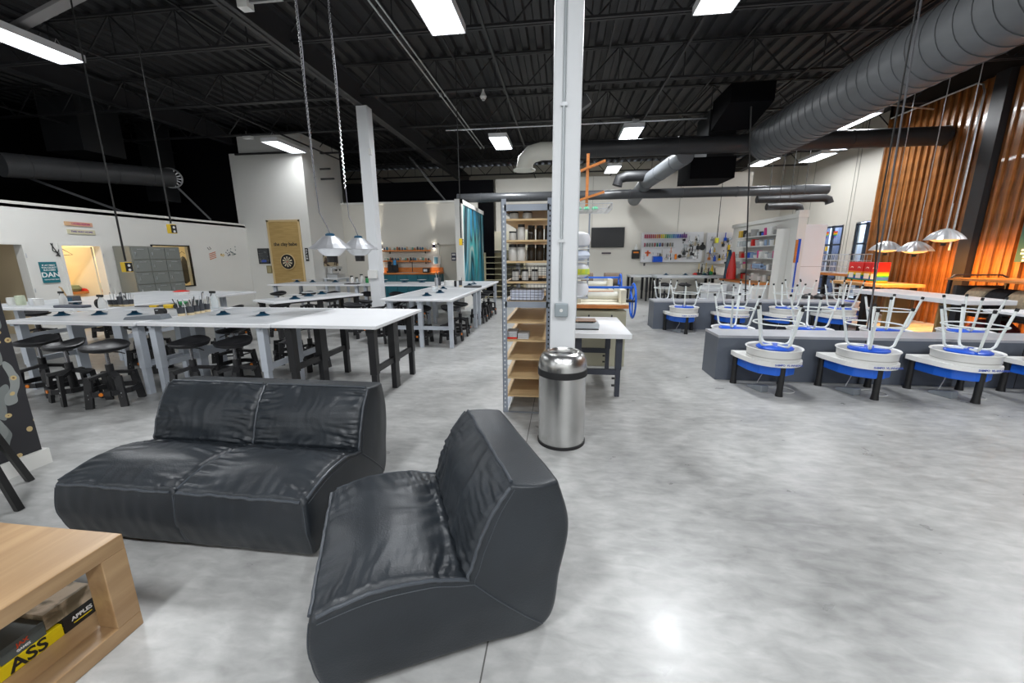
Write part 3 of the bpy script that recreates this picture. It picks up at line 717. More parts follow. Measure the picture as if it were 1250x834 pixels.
def stool(x, y, rz, label, s=1.0):
    if first_s[0]: o = stool0; first_s[0] = False; o['label'] = label; o.location = (x, y, 0); o.rotation_euler = (0, 0, rz)
    else: o = copy_tree(stool0, label, (x, y, 0), rz)
    o.scale = (s, s, s); return o
ordn = ['first', 'second', 'third', 'fourth', 'fifth', 'sixth', 'seventh']
for i, (px, py) in enumerate(((31, 417), (78, 422), (128, 424), (231, 419), (298, 419))):
    x, y = atz(px, py, .60); stool(x+(.15 if i == 0 else -.13 if i == 4 else 0), y, (0.2, -.3, .4, .1, -.15)[i], 'black saddle stool in the row nearest the camera, %s from the left' % ordn[i])
for i, (x, y) in enumerate(((-5.95, 4.95), (-5.45, 4.45), (-4.9, 5.1), (-3.9, 5.1), (-3.35, 4.8), (-4.1, 4.4))):
    stool(x, y, pi+.3*i, 'black saddle stool behind the near grey tables, %s of the back row' % ordn[i])
for i, (x, y, r_) in enumerate(((-8.75, 5.5, pi/2), (-8.75, 6.5, pi/2), (-5.9, 6.4, -pi/2))):
    stool(x, y, r_, 'black saddle stool at the table along the left wall, %s one' % ordn[i])
for i, (x, y) in enumerate(((-5.35, 6.9), (-4.95, 7.9), (-3.85, 6.9), (-4.0, 7.6))):
    stool(x, y, .7*i, 'black saddle stool around the low askew table, %s one' % ordn[i])
for i, x in enumerate((-7.1, -6.3, -5.6, -4.7, -3.95, -3.42)):
    stool(x, 9.15, .2*i, 'black saddle stool before the far kitchen tables, %s from the left' % ordn[i])
for i, (x, y, r_) in enumerate(((-1.80, 6.65, 1.4), (-1.80, 7.3, 1.7), (-1.75, 8.8, 1.5), (-1.75, 9.4, 1.6), (-1.75, 10.0, 1.4))):
    stool(x-.12, y, r_, 'black stool on the aisle side of the long grey table, %s from near' % ordn[i])
for i, (x, y, r_) in enumerate(((-3.2, 6.5, -1.4), (-3.2, 7.2, -1.6), (-3.2, 7.85, -1.6), (-2.42, 6.5, 0), (-3.25, 8.45, -1.5))):
    stool(x, y, r_, 'black stool on the left side of the long grey table, %s from near' % ordn[i])
for i, x in enumerate((3.2, 3.78, 4.34, 4.88)):
    stool(x-.05, 12.66, .3*i, 'black stool under the bench below the pegboard, %s from the left' % ordn[i])

# ================================================================ POTTERY WHEELS + UPTURNED STOOLS
def make_wheel():
    o = thing('pottery_wheel', 'x', 'pottery wheel', group='pottery wheels along the low grey walls')
    P = [(-.31, .30), (-.31, .17), (-.262, -.06)]
    for k in range(13):
        a = pi*1.03+(pi*.94)*k/12; P.append((.27*cos(a), .27*sin(a)-.0))
    P += [(.262, -.06), (.29, .17), (.29, .30)]
    MB().prism(P, .335, .385).build('table_slab', whitep, o, bevel=.006)
    MB().lathe([(.245, .386), (.25, .40), (.258, .485), (.272, .50), (.268, .507), (.25, .495), (.243, .41), (.0, .405)], n=40).build('splash_pan', whitep, o, smooth=True)
    MB().lathe([(.252, .415), (.2555, .415), (.2565, .423), (.2535, .423)], n=40).build('pan_seam', mat('seam_grey', (.45, .44, .42), .5), o, smooth=True)
    Q = [(-.26, .24), (-.24, .02), (-.18, -.12), (-.05, -.20), (.06, -.20), (.17, -.13), (.22, .0), (.23, .24)]
    MB().prism(Q, .225, .334).build('motor_housing', bluep, o, bevel=.012)
    for (x, y) in ((-.27, .25), (.25, .25), (.02, -.185)):
        lo = MB().lathe([(.034, .335), (.030, .30), (.030, .06), (.037, .0)], (x, y, 0), n=14).build('leg', blackpl, o, smooth=True)
    MB().lathe([(.0, .407), (.05, .407), (.05, .455), (.15, .458), (.15, .480), (.0, .480)], n=32).build('wheel_head', galv, o, smooth=True)
    text('lettering', 'SHIMPO  VL-WHISPER', .028, (.03, -.2715, .362), (radians(90), 0, 0), btxt, o, depth=.0008)
    pd = MB().prism([(-.10, 0), (.11, 0), (.11, .03), (-.08, .075), (-.10, .07)], -.045, .045, axis='y'); pd.v = [Vector((p.y, p.x, p.z)) for p in pd.v]
    pd.xf(Matrix.Translation((-.10, .02, 0)) @ Matrix.Rotation(.3, 4, 'Z')).build('foot_pedal', mat('pedal_grey', (.20, .22, .24), .4), o, bevel=.008)
    MB().tube([(-.08, .10, .05), (-.02, .13, .15), (-.04, .10, .24)], .005, 6).build('pedal_cable', mat('cable_white', (.6, .6, .58), .5), o)
    MB().tube(arc((.16, .02, .006), .11, -2.2, 2.4, 14, 'xy')+[(.0, .12, .02)], .005, 6).build('power_cable', MATS['cable_white'], o)
    return o
def make_upstool():
    o = thing('metal_stool', 'x', 'stool', group='white metal stools turned upside down on the wheels')
    MB().lathe([(0, 0), (.155, 0), (.176, .012), (.176, .026), (.155, .040), (0, .040)], n=32).build('seat', bluem, o, smooth=True)
    L_ = .20
    for k in range(4):
        a = pi/4+k*pi/2; c, s = cos(a), sin(a)
        pts = [(.04*c, .04*s, .046), (.13*c, .13*s, .047), (.165*c, .165*s, .056), (.188*c, .188*s, .085), (.20*c, .20*s, .15), (.268*c, .268*s, .455)]
        lo = MB().tube(pts, .0125, 8).build('leg', mat('white_tube', (.74, .78, .76), .35), o, smooth=True)
        MB().tube([(.266*c, .266*s, .445), (.272*c, .272*s, .475)], .0155, 8).build('rubber_foot', rubber, lo)
    MB().tube(arc((0, 0, .29), .232, 0, 2*pi-.001, 27, 'xy')[:-1], .008, 6, closed=True).build('footrest_ring', MATS['white_tube'], o, smooth=True)
    return o
wh0 = make_wheel(); us0 = make_upstool(); fw_ = [True, True]
RR = random.Random(5)
def wheel(x, y, rz, wl_, sl, srot):
    if fw_[0]: o = wh0; fw_[0] = False; o['label'] = wl_; o.location = (x, y, 0); o.rotation_euler = (0, 0, rz)
    else: o = copy_tree(wh0, wl_, (x, y, 0), rz)
    if sl:
        z = .4805
        if fw_[1]: s = us0; fw_[1] = False; s['label'] = sl; s.location = (x, y-.015, z); s.rotation_euler = (0, 0, srot)
        else: s = copy_tree(us0, sl, (x, y-.015, z), srot)
NA = ['first', 'second', 'third', 'fourth', 'fifth']
for i in range(5):
    wheel(2.31+.925*i, 4.50, 0, 'white and blue pottery wheel of the row nearest the camera, %s from left' % NA[i],
          'upside down white stool on the %s pottery wheel of the nearest row' % NA[i] if i < 4 else None, (-.47, .22, .45, .5, 0)[i])
for i in range(4):
    wheel(2.36+.93*i+(.05 if i else 0), 5.70, pi, 'white pottery wheel behind the near low wall, %s from the left' % NA[i],
          'upside down white stool behind the near low wall, %s from the left' % NA[i], (.25, .5, .1, .3)[i])
for i in range(4):
    wheel(2.37+.92*i, 7.98, 0, 'white and blue pottery wheel in front of the far low wall, %s from the left' % NA[i],
          'upside down white stool on the %s wheel in front of the far low wall' % NA[i], (.5, .2, .75, .05)[i])
for i in range(5):
    wheel(2.30+.93*i, 9.25, pi, 'white pottery wheel behind the far low wall, %s from the left' % NA[i],
          'upside down white stool behind the far low wall, %s from the left' % NA[i], (.1, .45, .7, .3, .0)[i])

# ================================================================ CEILING LIGHTS
def fixture(x, y, label=None, pw=1.0):
    o = thing('ceiling_light', label or 'bright white rectangular ceiling light behind the camera', 'light', (x, y, 4.5), 0, None if label else 'ceiling lights behind the camera')
    W_, L_ = .24, .62
    MB().box(-W_, W_, -L_, L_, .03, .09).box(-W_, -W_+.012, -L_, L_, -.012, .03).box(W_-.012, W_, -L_, L_, -.012, .03).box(-W_, W_, L_-.012, L_, -.012, .03).box(-W_, W_, -L_, -L_+.012, -.012, .03).build('housing', fix_w, o)
    MB().box(-W_+.013, W_-.013, -L_+.013, L_-.013, .012, .028).build('diffuser', lampm, o)
    l = MB()
    for k in range(9): xx = -W_+.03+k*(2*W_-.06)/8; l.box(xx-.002, xx+.002, L_-.11, L_-.014, -.010, .011)
    for k in range(9): xx = -W_+.03+k*(2*W_-.06)/8; l.box(xx-.002, xx+.002, -L_+.014, -L_+.11, -.010, .011)
    tag(l.build('louvre_fins', galv, o), kind='stuff')
    for yy in (-.45, .45): MB().tube([(-.1, yy, .09), (0, yy, .26), (.1, yy, .09)], .004, 5).build('hanger_wire', galv, o)
    MB().box(-.05, .05, -.08, .08, .09, .14).build('ballast_box', fix_w, o)
    area('light_source', (0, 0, -.02), (0, 0, 0), .42, 1.15, LAMP_W*pw, (.95, .975, 1), o)
    return o
for (x, y, lb) in ((-1.62, 5.45, 'bright ceiling light at the top left of the white column'), (-7.7, 5.45, 'long bright ceiling light in the top left corner'),
                   (1.83, 5.45, 'bright ceiling light at the top edge right of the column'), (-7.75, 11.0, 'bright ceiling light in front of the block with the dart board'),
                   (-1.72, 11.5, 'small bright ceiling light left of the white column'), (1.65, 11.2, 'bright ceiling light just right of the column above the black duct'),
                   (1.72, 15.4, 'small distant ceiling light above the television wall'), (6.62, 10.95, 'bright ceiling light behind the big duct near the stained boards'),
                   (6.6, 15.0, 'small distant ceiling light under the big duct')):
    if lb: fixture(x, y, lb, .13 if x < -7.74 else (.45 if y > 14 else 1))
for x in (-7.7, -1.6, 1.83, 5.2):
    for y in (-.6, -5.2): fixture(x, y)
fixture(6.62, 5.45, 'ceiling light out of view on the right above the stained boards')
for k, (x, y) in enumerate(((8.0, 14.6), (8.0, 13.0))):
    fixture(x, y, 'thin bright light glimpsed above the windows, %s one' % ('upper', 'lower')[k], .12)
# power for far right

# ================================================================ DUCTS
def duct(name, label, pts, r, m, seam=None, n=24, sr=.012):
    o = thing(name, label, 'duct', pts[0])
    MB().tube(pts, r, n).build('duct_body', m, o, world=True, smooth=True)
    if seam:
        tot = 0; acc = seam/2; k = 0
        for a, b in zip(pts[:-1], pts[1:]):
            a = Vector(a); b = Vector(b); L_ = (b-a).length; d = (b-a)/L_
            while acc < tot+L_:
                p = a+d*(acc-tot); MB().tube([p-d*.008, p+d*.008], r+.010, n, cap=True).build('seam_ring', m, o, world=True, smooth=False); acc += seam; k += 1
            tot += L_
    return o
bigd = mat('big_duct', (.095, .10, .105), .45, n=(2, .1))
duct('spiral_duct', 'large grey round duct running diagonally under the ceiling on the right', [(4.42, -3, 3.92), (4.42, 10.0, 3.92)], .40, bigd, .20, 32)
duct('cross_duct', 'black round duct crossing the hall below the ceiling into the stained boards', [(-.15, 10.1, 3.92), (8.0, 10.1, 3.92)], .185, ductb, 1.8)
duct('duct_elbow', 'cream painted duct elbow left of the white column', [(-.16, 10.1, 3.92), (-.55, 10.1, 3.92), (-.78, 10.1, 3.86), (-.92, 10.1, 3.72), (-.95, 10.1, 3.52)], .20, ductw)
MB().lathe([(.20, 0), (.27, 0), (.27, .03), (.20, .03)], (-.95, 10.1, 3.50), n=24).build('flange', ductw, [o for o in C.objects if o.name == 'duct_elbow'][0], world=True)
duct('branch_duct', 'grey round duct dropping away behind the black cross duct', [(2.75, 10.1, 3.72), (2.35, 12.3, 3.55), (2.30, 14.0, 3.28)], .20, mat('light_duct', (.13, .14, .15), .4), .9)
duct('branch_elbow', 'black duct elbow branching from the grey duct above the television', [(2.45, 12.1, 3.66), (1.75, 12.1, 3.66), (1.55, 12.1, 3.60), (1.50, 12.1, 3.42)], .14, ductb)
duct('rear_duct', 'lit black round duct along the back above the television', [(-3.3, 12.7, 3.27), (7.35, 12.7, 3.27)], .135, mat('pale_duct', (.055, .058, .062), .32), 1.5)  # black painted duct; the light on it is put into its greyer colour
duct('exhaust_duct', 'black duct ending in a bend above the white booth', [(5.3, 12.2, 2.98), (7.0, 12.2, 2.98), (7.12, 12.2, 2.94), (7.16, 12.2, 2.84)], .10, ductb)
duct('exhaust_duct', 'short black duct with a bend right above the white booth', [(5.3, 11.6, 2.72), (6.0, 11.6, 2.72), (6.10, 11.6, 2.69), (6.13, 11.6, 2.60)], .09, ductb)
GB = (-11.3, 10.8, 3.76); _g = atY(0, 201, 7.5); GA = (_g[0], 7.5, _g[1])
for ex in [q for q in C.objects if q.name.startswith('exhaust_duct')]:
    for dx in (.3, 1.2 if ex.name.endswith('t') else .55): MB().cyl((dx, 0, .08), (dx, 0, 5.40-ex.location.z), .008, n=6).build('hanger_rod', steelb, ex)
o = duct('grille_duct', 'dark round duct over the left wall ending in a round grille', [GA, GB], .25, ductg, .8)
M_ = Matrix.Translation((-11.28, 10.80, 3.76)) @ Vector((1, .0, 0)).rotation_difference(Vector((.8, -.55, -.1)).normalized()).to_matrix().to_4x4()
g = MB().tube(arc((0, 0, 0), .26, 0, 2*pi-.01, 26, 'yz')[:-1], .022, 6, closed=True).tube(arc((0, 0, 0), .07, 0, 2*pi-.01, 16, 'yz')[:-1], .012, 6, closed=True)
for k in range(16): a = 2*pi*k/16; g.bar((0, .07*cos(a), .07*sin(a)), (0, .25*cos(a), .25*sin(a)), .010, .03)
g.xf(M_).build('grille', galv, o, world=True)
def boxthing(name, label, cat, x0, x1, y0, y1, z0, z1, m, bev=0, extra=None, part='body'):
    o = thing(name, label, cat, ((x0+x1)/2, (y0+y1)/2, z0)); MB().box(x0, x1, y0, y1, z0, z1).build(part, m, o, world=True, bevel=bev)
    if extra: extra(o)
    return o
o = thing('air_unit', 'big dark sheet metal air box where the round ducts meet', 'air unit', (3.9, 10.2, 3.6))
MB().box(2.95, 3.95, 10.35, 11.4, 3.25, 3.72).build('plenum', blackp, o, world=True)
MB().box(3.3, 3.9, 10.4, 11.3, 3.72, 4.74).build('riser', ductb, o, world=True)
MB().add([(3.15, 8.85, 4.36), (3.95, 8.85, 4.36), (3.95, 9.8, 4.12), (3.15, 9.8, 4.12), (3.15, 8.85, 4.70), (3.95, 8.85, 4.70), (3.95, 9.8, 4.70), (3.15, 9.8, 4.70)],
         [(0, 3, 2, 1), (4, 5, 6, 7), (0, 1, 5, 4), (1, 2, 6, 5), (2, 3, 7, 6), (3, 0, 4, 7)]).build('sloped_hood', blackp, o, world=True)
boxthing('dark_hood', 'dark sheet metal hood above the left wall', 'hood', -13.0, -11.9, 9.2, 10.2, 4.15, 5.39, ductb)
boxthing('dark_hood', 'dark upright sheet metal duct box behind the round grille', 'hood', -12.6, -12.0, 11.2, 11.7, 3.2, 5.39, ductb)
# conduits near the ceiling
for dx in (0, .10):
    o = thing('ceiling_conduit', 'thin silver conduit running away under the joists, %s of a pair' % ('left' if dx == 0 else 'right'), 'conduit', (-2.53+dx, -3, 4.70))
    MB().cyl((-2.53+dx, -3, 4.70), (-2.53+dx, 12.7, 4.70), .013, n=8).build('pipe', galv, o, world=True)
    for y in (4.45, 8.65, 12.7): MB().box(-2.55+dx, -2.51+dx, y-.03, y+.03, 4.68, 4.74).build('clamp', galv, o, world=True)
o = thing('ceiling_conduit', 'silver conduit crossing the hall left and right of the column', 'conduit', (-1, 10.6, 4.62)); MB().cyl((-3, 10.6, 4.62), (3.7, 10.6, 4.62), .018, n=8).build('pipe', galv, o, world=True)
MB().box(1.6, 1.75, 10.55, 10.65, 4.58, 4.66).build('junction_box', galv, o, world=True)
o = thing('ceiling_conduit', 'silver conduit behind the big duct above the stained boards', 'conduit', (5, 8, 4.55)); MB().tube([(4.9, 8.2, 4.6), (6.3, 10.0, 4.6), (7.8, 10.3, 4.5)], .016, 6).build('pipe', galv, o, world=True)
o = thing('roof_brace', 'grey steel channel slanting through the top left corner', 'brace', (-8.9, 5.1, 4.7)); MB().bar((-8.6, 5.72, 4.70), (-5.4, 4.81, 4.70), .13, .05).build('channel', mat('pale_brace', (.25, .24, .24), .5), o, world=True)
for k, (a, b) in enumerate((((-10.9, 10.6, 3.45), (-10.4, 11.0, 2.6)), ((-12.6, 8.0, 3.5), (-10.6, 8.9, 2.55)), ((-4.9, 13.0, 4.6), (-4.0, 14.0, 3.3)))):
    o = thing('steel_brace', 'slanting grey steel brace %s' % ('behind the left wall beside the grille', 'behind the left wall at the far left', 'above the kitchen wall')[k], 'brace', a); MB().bar(a, b, .05).build('angle', ductg, o, world=True)
# spot light, detector, devices
o = thing('spot_light', 'small dark floodlight right of the column under the joists', 'light', (.30, 8.6, 4.45))
MB().box(-.05, .05, -.02, .02, .02, .3).build('bracket', steelb, o); MB().box(-.14, .12, -.10, .10, -.16, .02).xf(Matrix.Rotation(-.6, 4, 'Y')).build('lamp_head', ductg, o, bevel=.01)
MB().box(.121, .128, -.09, .09, -.15, .01).xf(Matrix.Rotation(-.6, 4, 'Y')).build('lens', fix_w, o)
x, y = atz(590, 118, 4.62)
o = thing('smoke_detector', 'small white horn detector hanging from a joist left of the column', 'detector', (x, y, 4.62)); MB().lathe([(.0, -.05), (.05, -.04), (.07, 0), (.05, .03), (.02, .10), (.02, .13)], n=14).build('body', whitep, o, smooth=True); MB().lathe([(0, -.075), (.03, -.07), (.03, -.045)], n=12).build('sounder', galv, o, smooth=True)
x, y = atz(303, 168, 4.72)
o = thing('wireless_box', 'small white box under a joist near the dart board block', 'device', (x, y, 4.68)); MB().box(-.13, .13, -.06, .06, 0, .07).build('case', whitep, o, bevel=.01); MB().cyl((-.05, 0, .07), (-.05, 0, .2), .008, n=6).build('antenna', whitep, o)
x, y = atz(318, 3, 4.6)
o = thing('ceiling_bracket', 'silver strut bracket at the top edge above the heaters', 'bracket', (x, y, 4.6)); MB().box(-.3, .3, -.02, .02, 0, .04).build('strut', galv, o); MB().box(-.28, -.14, -.06, .06, -.06, .02).build('box', whitep, o)

# ================================================================ POWER DROPS
def power_drop(label, x, y, z0, z1, boxm, blackw=True, lean=(0, 0), n_out=2):
    o = thing('power_drop', label, 'power outlet', (x, y, z1))
    z0 = 5.40; top = (lean[0], lean[1], z0-z1)
    MB().tube([top, (0, 0, .09)], .009, 6).build('cord', wbk if blackw else galv, o)
    MB().tube([(lean[0]*.2, lean[1]*.2, (z0-z1)*.2), (0, 0, .09)], .012, 6).build('sleeve', blackpl, o)
    b = MB().box(-.035, .035, -.05, .05, -.06, .075).build('outlet_box', boxm, o, bevel=.006)
    MB().box(.0355, .039, -.045, .045, -.052, .067).build('socket_plate', blackpl, b)
    for zz in (-.03, .03): MB().cyl((.039, 0, zz), (.042, 0, zz), .018, n=10).build('socket', whitep, b)
    return o
power_drop('yellow power outlet on a black cord in front of the lockers', -6.0, 4.85, 4.75, 1.36, yellow)
power_drop('yellow power outlet on a black cord above the lockers', -6.0, 5.61, 4.75, 1.92, yellow)
x, z = atY(563, 296, 8.4); power_drop('yellow power outlet on a black cord in front of the blue painting', x, 8.4, 4.75, z, yellow)
x, z = atY(875, 294, 12.0); power_drop('yellow green outlet hanging in front of the pegboards', x, 12.0, 4.1, z, yellow2)
o = thing('hanging_cable', 'black and silver double cable hanging in front of the near low wall', 'cable', (2.8, 4.0, .8))
MB().tube([(2.76, 4.0, 4.72), (2.84, 4.0, .80)], .007, 6).build('cable_strand', mat('grey_cable', (.12, .12, .13), .4), o, world=True)
MB().tube([(2.76, 4.0, 4.72), (2.76, 4.0, 1.9), (2.88, 4.02, .78)], .007, 6).build('cable_strand', wbk, o, world=True)
o = thing('hanging_cable', 'thin black cable hanging in front of the booth down to the far low wall', 'cable', (2.95, 8.2, .6)); xa = atY(917, 130, 8.2); xb = atY(906, 398, 8.2)
MB().tube([(xa[0], 8.2, xa[1]), (xb[0], 8.2, max(.6, xb[1]))], .014, 6).build('cable_strand', wbk, o, world=True)

# ================================================================ HEATERS
def heater(label, x, y, z):
    o = thing('hanging_heater', label, 'heater', (x, y, z))
    o.scale = (1.08, 1.08, 1.08); n = 24; rings = [(.05, .145), (.075, .14), (.115, .105), (.165, .06), (.24, .005), (.228, .0)]
    MB().lathe(rings, n=20).build('shade', mat('heater_aluminium', (.70, .71, .74), .30, .75, n=(4, .15)), o, smooth=False)
    MB().lathe([(.155, .0), (.12, -.04), (.075, -.075), (.07, -.07), (.11, -.03)], n=20).build('glass_guard', mat('frosted_guard', (.80, .82, .84), .25), o, smooth=True)
    MB().lathe([(.0, -.145), (.055, -.145), (.06, -.075), (.0, -.07)], n=16).build('bottom_unit', blackpl, o)
    MB().lathe([(.05, .14), (.05, .165), (.03, .175), (.0, .175)], n=16).build('cap', navym, o)
    c = MB(); k = 0; H = (4.74-z)/1.08
    pts = [(0, 0, .17), (.0, .0, .30)] if False else None
    cd = MB().tube([(0, 0, .17), (-.03, 0, .26), (-.10, 0, .40), (-.11, 0, .7), (-.12, 0, 1.3), (-.10, 0, 2.0), (-.12, 0, H)], .006, 6).build('cord', mat('grey_cord', (.12, .12, .14), .5), o)
    ch = MB(); zz = .75
    while zz < H:
        ch.tube(arc((-.115, 0, zz), .014, 0, 2*pi-.01, 6, 'xz' if k % 2 else 'yz')[:-1], .003, 4, closed=True) if k % 2 == 0 or True else None; zz += .026; k += 1
    tag(ch.build('chain', chrome, o), kind='stuff')
    return o
heater('left one of two silver hanging heaters over the white table', -2.80, 4.62, 1.58)
heater('right one of two silver hanging heaters, nearer the column with the switch box', -2.80, 5.30, 1.585)
def pendant(label, x, y, z):
    o = thing('pendant_lamp', label, 'lamp', (x, y, z)); n = 32
    prof = [(.02, .19), (.06, .175), (.12, .145), (.18, .095), (.23, .035), (.25, .0)]
    MB().lathe(prof, n=72, flute=.085, nf=12).build('shade', mat('fluted_silver', (.80, .81, .83), .32, .55), o, smooth=True)
    MB().lathe([(.21, .01), (.12, -.03), (.0, -.045)], n=24).build('warm_glass', bulbm, o, smooth=True)
    MB().lathe([(0, -.10), (.035, -.10), (.04, -.055), (.0, -.05)], n=12).build('bottom_unit', blackpl, o)
    MB().tube([(0, 0, .12), (0, 0, 5.40-z)], .007, 6).build('chain', galv, o)
    MB().tube([(0, 0, .12), (.01, 0, .6)], .012, 6).build('sleeve', galv, o)
    l = bpy.data.lights.new('glow', 'SPOT'); l.energy = 220; l.color = (1, .42, .08); l.spot_size = radians(125); l.spot_blend = .6; l.shadow_soft_size = .15
    lo = bpy.data.objects.new('glow', l); C.objects.link(lo); lo.parent = o; lo.location = (.02, 0, -.13); lo.rotation_euler = (0, radians(-48), 0)
    return o
pendant('leftmost of three fluted metal pendant lamps by the stained boards', 6.6, 9.2, 1.56)
pendant('middle one of three fluted metal pendant lamps by the stained boards', 6.6, 8.5, 1.53)
pendant('rightmost and highest of three fluted metal pendant lamps', 6.6, 7.95, 1.72)

# ================================================================ LEFT WALL
lk = thing('locker_bank', 'grey metal bank of small square lockers against the left wall', 'lockers', (-9.72, 8.45, 0))
lkm = mat('locker_grey', (.235, .25, .235), .4, .2); LY0, LY1, LZ = 7.85, 9.02, 1.76
MB().box(-9.97, -9.55, LY0, LY1, .04, LZ).build('cabinet', mat('locker_side', (.22, .22, .19), .4), lk, world=True)
MB().box(-9.95, -9.57, LY0+.02, LY1-.02, 0, .04).build('plinth', blackpl, lk, world=True)
for i in range(3):
    for j in range(6):
        y0 = LY0+.02+i*(LY1-LY0-.04)/3; z0 = .06+j*(LZ-.08)/6; dy = (LY1-LY0-.04)/3; dz = (LZ-.08)/6
        d = MB().box(-9.55, -9.53, y0+.008, y0+dy-.008, z0+.008, z0+dz-.008).build('locker_door', lkm, lk, world=True, bevel=.003)
        MB().box(-9.53, -9.512, y0+.05, y0+.07, z0+dz*.35, z0+dz*.6).box(-9.53, -9.524, y0+.12, y0+.27, z0+dz*.8, z0+dz*.84).build('latch', galv, d, world=False).location = tuple(-Vector(lk.location))
def wallsign(name, label, cat, y0, y1, z0, z1, m, lines, lift=0, frame=None):
    o = thing(name, label, cat, (-9.99, (y0+y1)/2, (z0+z1)/2)); MB().box(-9.998, -9.975, y0, y1, z0, z1).build('panel', m, o, world=True)
    for (s, cy, cz, sz, tm) in lines: text('lettering', s, sz, (.017, cy, cz), (radians(90), 0, radians(90)), tm, o)
    return o
wallsign('wall_sign', 'teal sign with white lettering DAN between the two doorways', 'sign', 6.52, 6.78, 1.03, 1.43, mat('teal_print', (.01, .16, .20), .5),
         [('IF AT FIRST', 0, .135, .042, wtxt), ('YOU DON\'T', 0, .09, .042, wtxt), ('SUCCEED', 0, .045, .044, wtxt), ('DAN', 0, -.05, .13, wtxt), ('THE POTTERY MAN', 0, -.14, .026, wtxt)])
wallsign('wall_sign', 'narrow pink lettered wooden sign above the lit doorway, upper one', 'sign', 7.08, 7.56, 2.15, 2.23, mat('pink_print', (.62, .28, .24), .5, n2=((.70, .45, .25), 3, (1, 1, 1), .4, .6)), [('LADIES ROOM', .03, 0, .05, mat('magenta_ink', (.45, .03, .18), .5))])
wallsign('wall_sign', 'narrow purple lettered pale sign above the lit doorway, lower one', 'sign', 7.10, 7.58, 1.99, 2.08, mat('pale_print', (.62, .58, .40), .5), [('THIS WAY HOME', .0, 0, .05, mat('purple_ink', (.10, .05, .28), .5))])
o = thing('wall_ornament', 'black wire figure ornament above the teal sign', 'ornament', (-9.985, 6.9, 1.65))
for pts in ([(0, -.13, .14), (0, -.02, -.12)], [(0, -.07, -.10), (0, .0, .06)], [(0, .0, .14), (0, 0, .06), (0, .19, -.08), (0, -.09, -.10)], [(0, -.10, .14), (0, -.12, .0), (0, -.03, -.06)]): MB().tube(pts, .007, 6).build('wire', wbk, o)
o = thing('wall_decal', 'wall decal of a hand scattering small coloured stars', 'decal', (-9.996, 10.75, 1.6)); R2 = random.Random(9)
for k in range(34):
    y = .02+R2.random()*.62; z = -.03+(y*.22)+R2.uniform(-.10, .10)*(.5+y); c = (yellow, mat('dark_star', (.03, .05, .12), .6), mat('dark_star2', (.05, .12, .12), .6))[min(2, int(y*4+R2.random()*.8))]
    MB().cyl((.0, y-.1, z), (.003, y-.1, z), .017, n=5).build('decal_star', c, o)
for k in range(4): MB().bar((.001, -.42, .0-.05*k), (.001, -.20, .06-.05*k), .004, .022).build('decal_finger', mat('decal_orange', (.60, .20, .08), .6), o)
MB().tube([(.002, -.45, .18), (.002, -.40, .12), (.002, -.33, .14), (.002, -.38, .2)], .006, 5).build('decal_line', ductg, o)
for i, (x, y) in enumerate(((-10.4, atX(212, 320, -10.4)[0]), (-10.9, atX(224, 320, -10.9)[0]))):
    o = thing('hanging_apron', 'dark apron hanging behind the window, %s one' % ('left', 'right')[i], 'apron', (x, y, 1.62))
    MB().add([(0, 0, .0), (.05, -.10, -.15), (.06, -.20, -.5), (.05, -.22, -.9), (.05, .16, -.9), (.07, .18, -.45), (.05, .10, -.14), (-.05, -.10, -.15), (-.06, -.2, -.5), (-.05, -.22, -.9), (-.05, .16, -.9), (-.06, .18, -.45), (-.05, .1, -.14)],
             [(0, 1, 6), (1, 2, 5, 6), (2, 3, 4, 5), (0, 12, 7), (7, 12, 11, 8), (8, 11, 10, 9), (0, 7, 1), (1, 7, 8, 2), (2, 8, 9, 3), (0, 6, 12), (6, 5, 11, 12), (5, 4, 10, 11), (3, 9, 10, 4)]).build('cloth_body', cloth, o, sub=1, smooth=True)
    MB().tube([(-.02, -.06, .0), (0, 0, .06), (0.02, .06, 0)], .006, 5).build('neck_strap', cloth, o)
o = thing('side_table', 'wooden table with clutter seen through the lit doorway', 'table', (-10.9, 7.55, 0)); MB().box(-.45, .5, -.5, .5, .74, .79).build('tabletop', woodo, o)
for sx in (-.4, .45):
    for sy in (-.45, .45): MB().box(sx-.03, sx+.03, sy-.03, sy+.03, 0, .74).build('leg', woodo, o)
o = thing('red_cloth', 'crumpled red cloth on the table in the lit room', 'cloth', (-10.5, 7.62, .79)); MB().lathe([(.16, 0), (.14, .05), (.07, .08), (0, .09)], n=9, flute=.2, nf=3).build('cloth', red, o, smooth=True)
o = thing('green_bag', 'sage green bag on the table in the lit room', 'bag', (-10.6, 7.35, .79)); MB().lathe([(.14, 0), (.17, .06), (.13, .13), (0, .15)], n=14).build('bag', mat('sage', (.22, .24, .12), .8), o, smooth=True)
def tub(name, label, cat, x, y, z, r, h, m, n=16, tip=None):
    o = thing(name, label, cat, (x, y, z)); MB().lathe([(r*.92, 0), (r, h*.5), (r*.96, h)], n=n).build('body', m, o, smooth=True)
    if tip: MB().lathe([(r*.5, h), (r*.45, h+.02), (.012, h+.05), (.008, h+.07)], n=10).build('cap', tip, o)
    return o
tub('small_bottle', 'blue and red small bottle on the table in the lit room', 'bottle', -10.45, 7.78, .79, .035, .16, mat('light_blue', (.15, .45, .60), .4), tip=red)

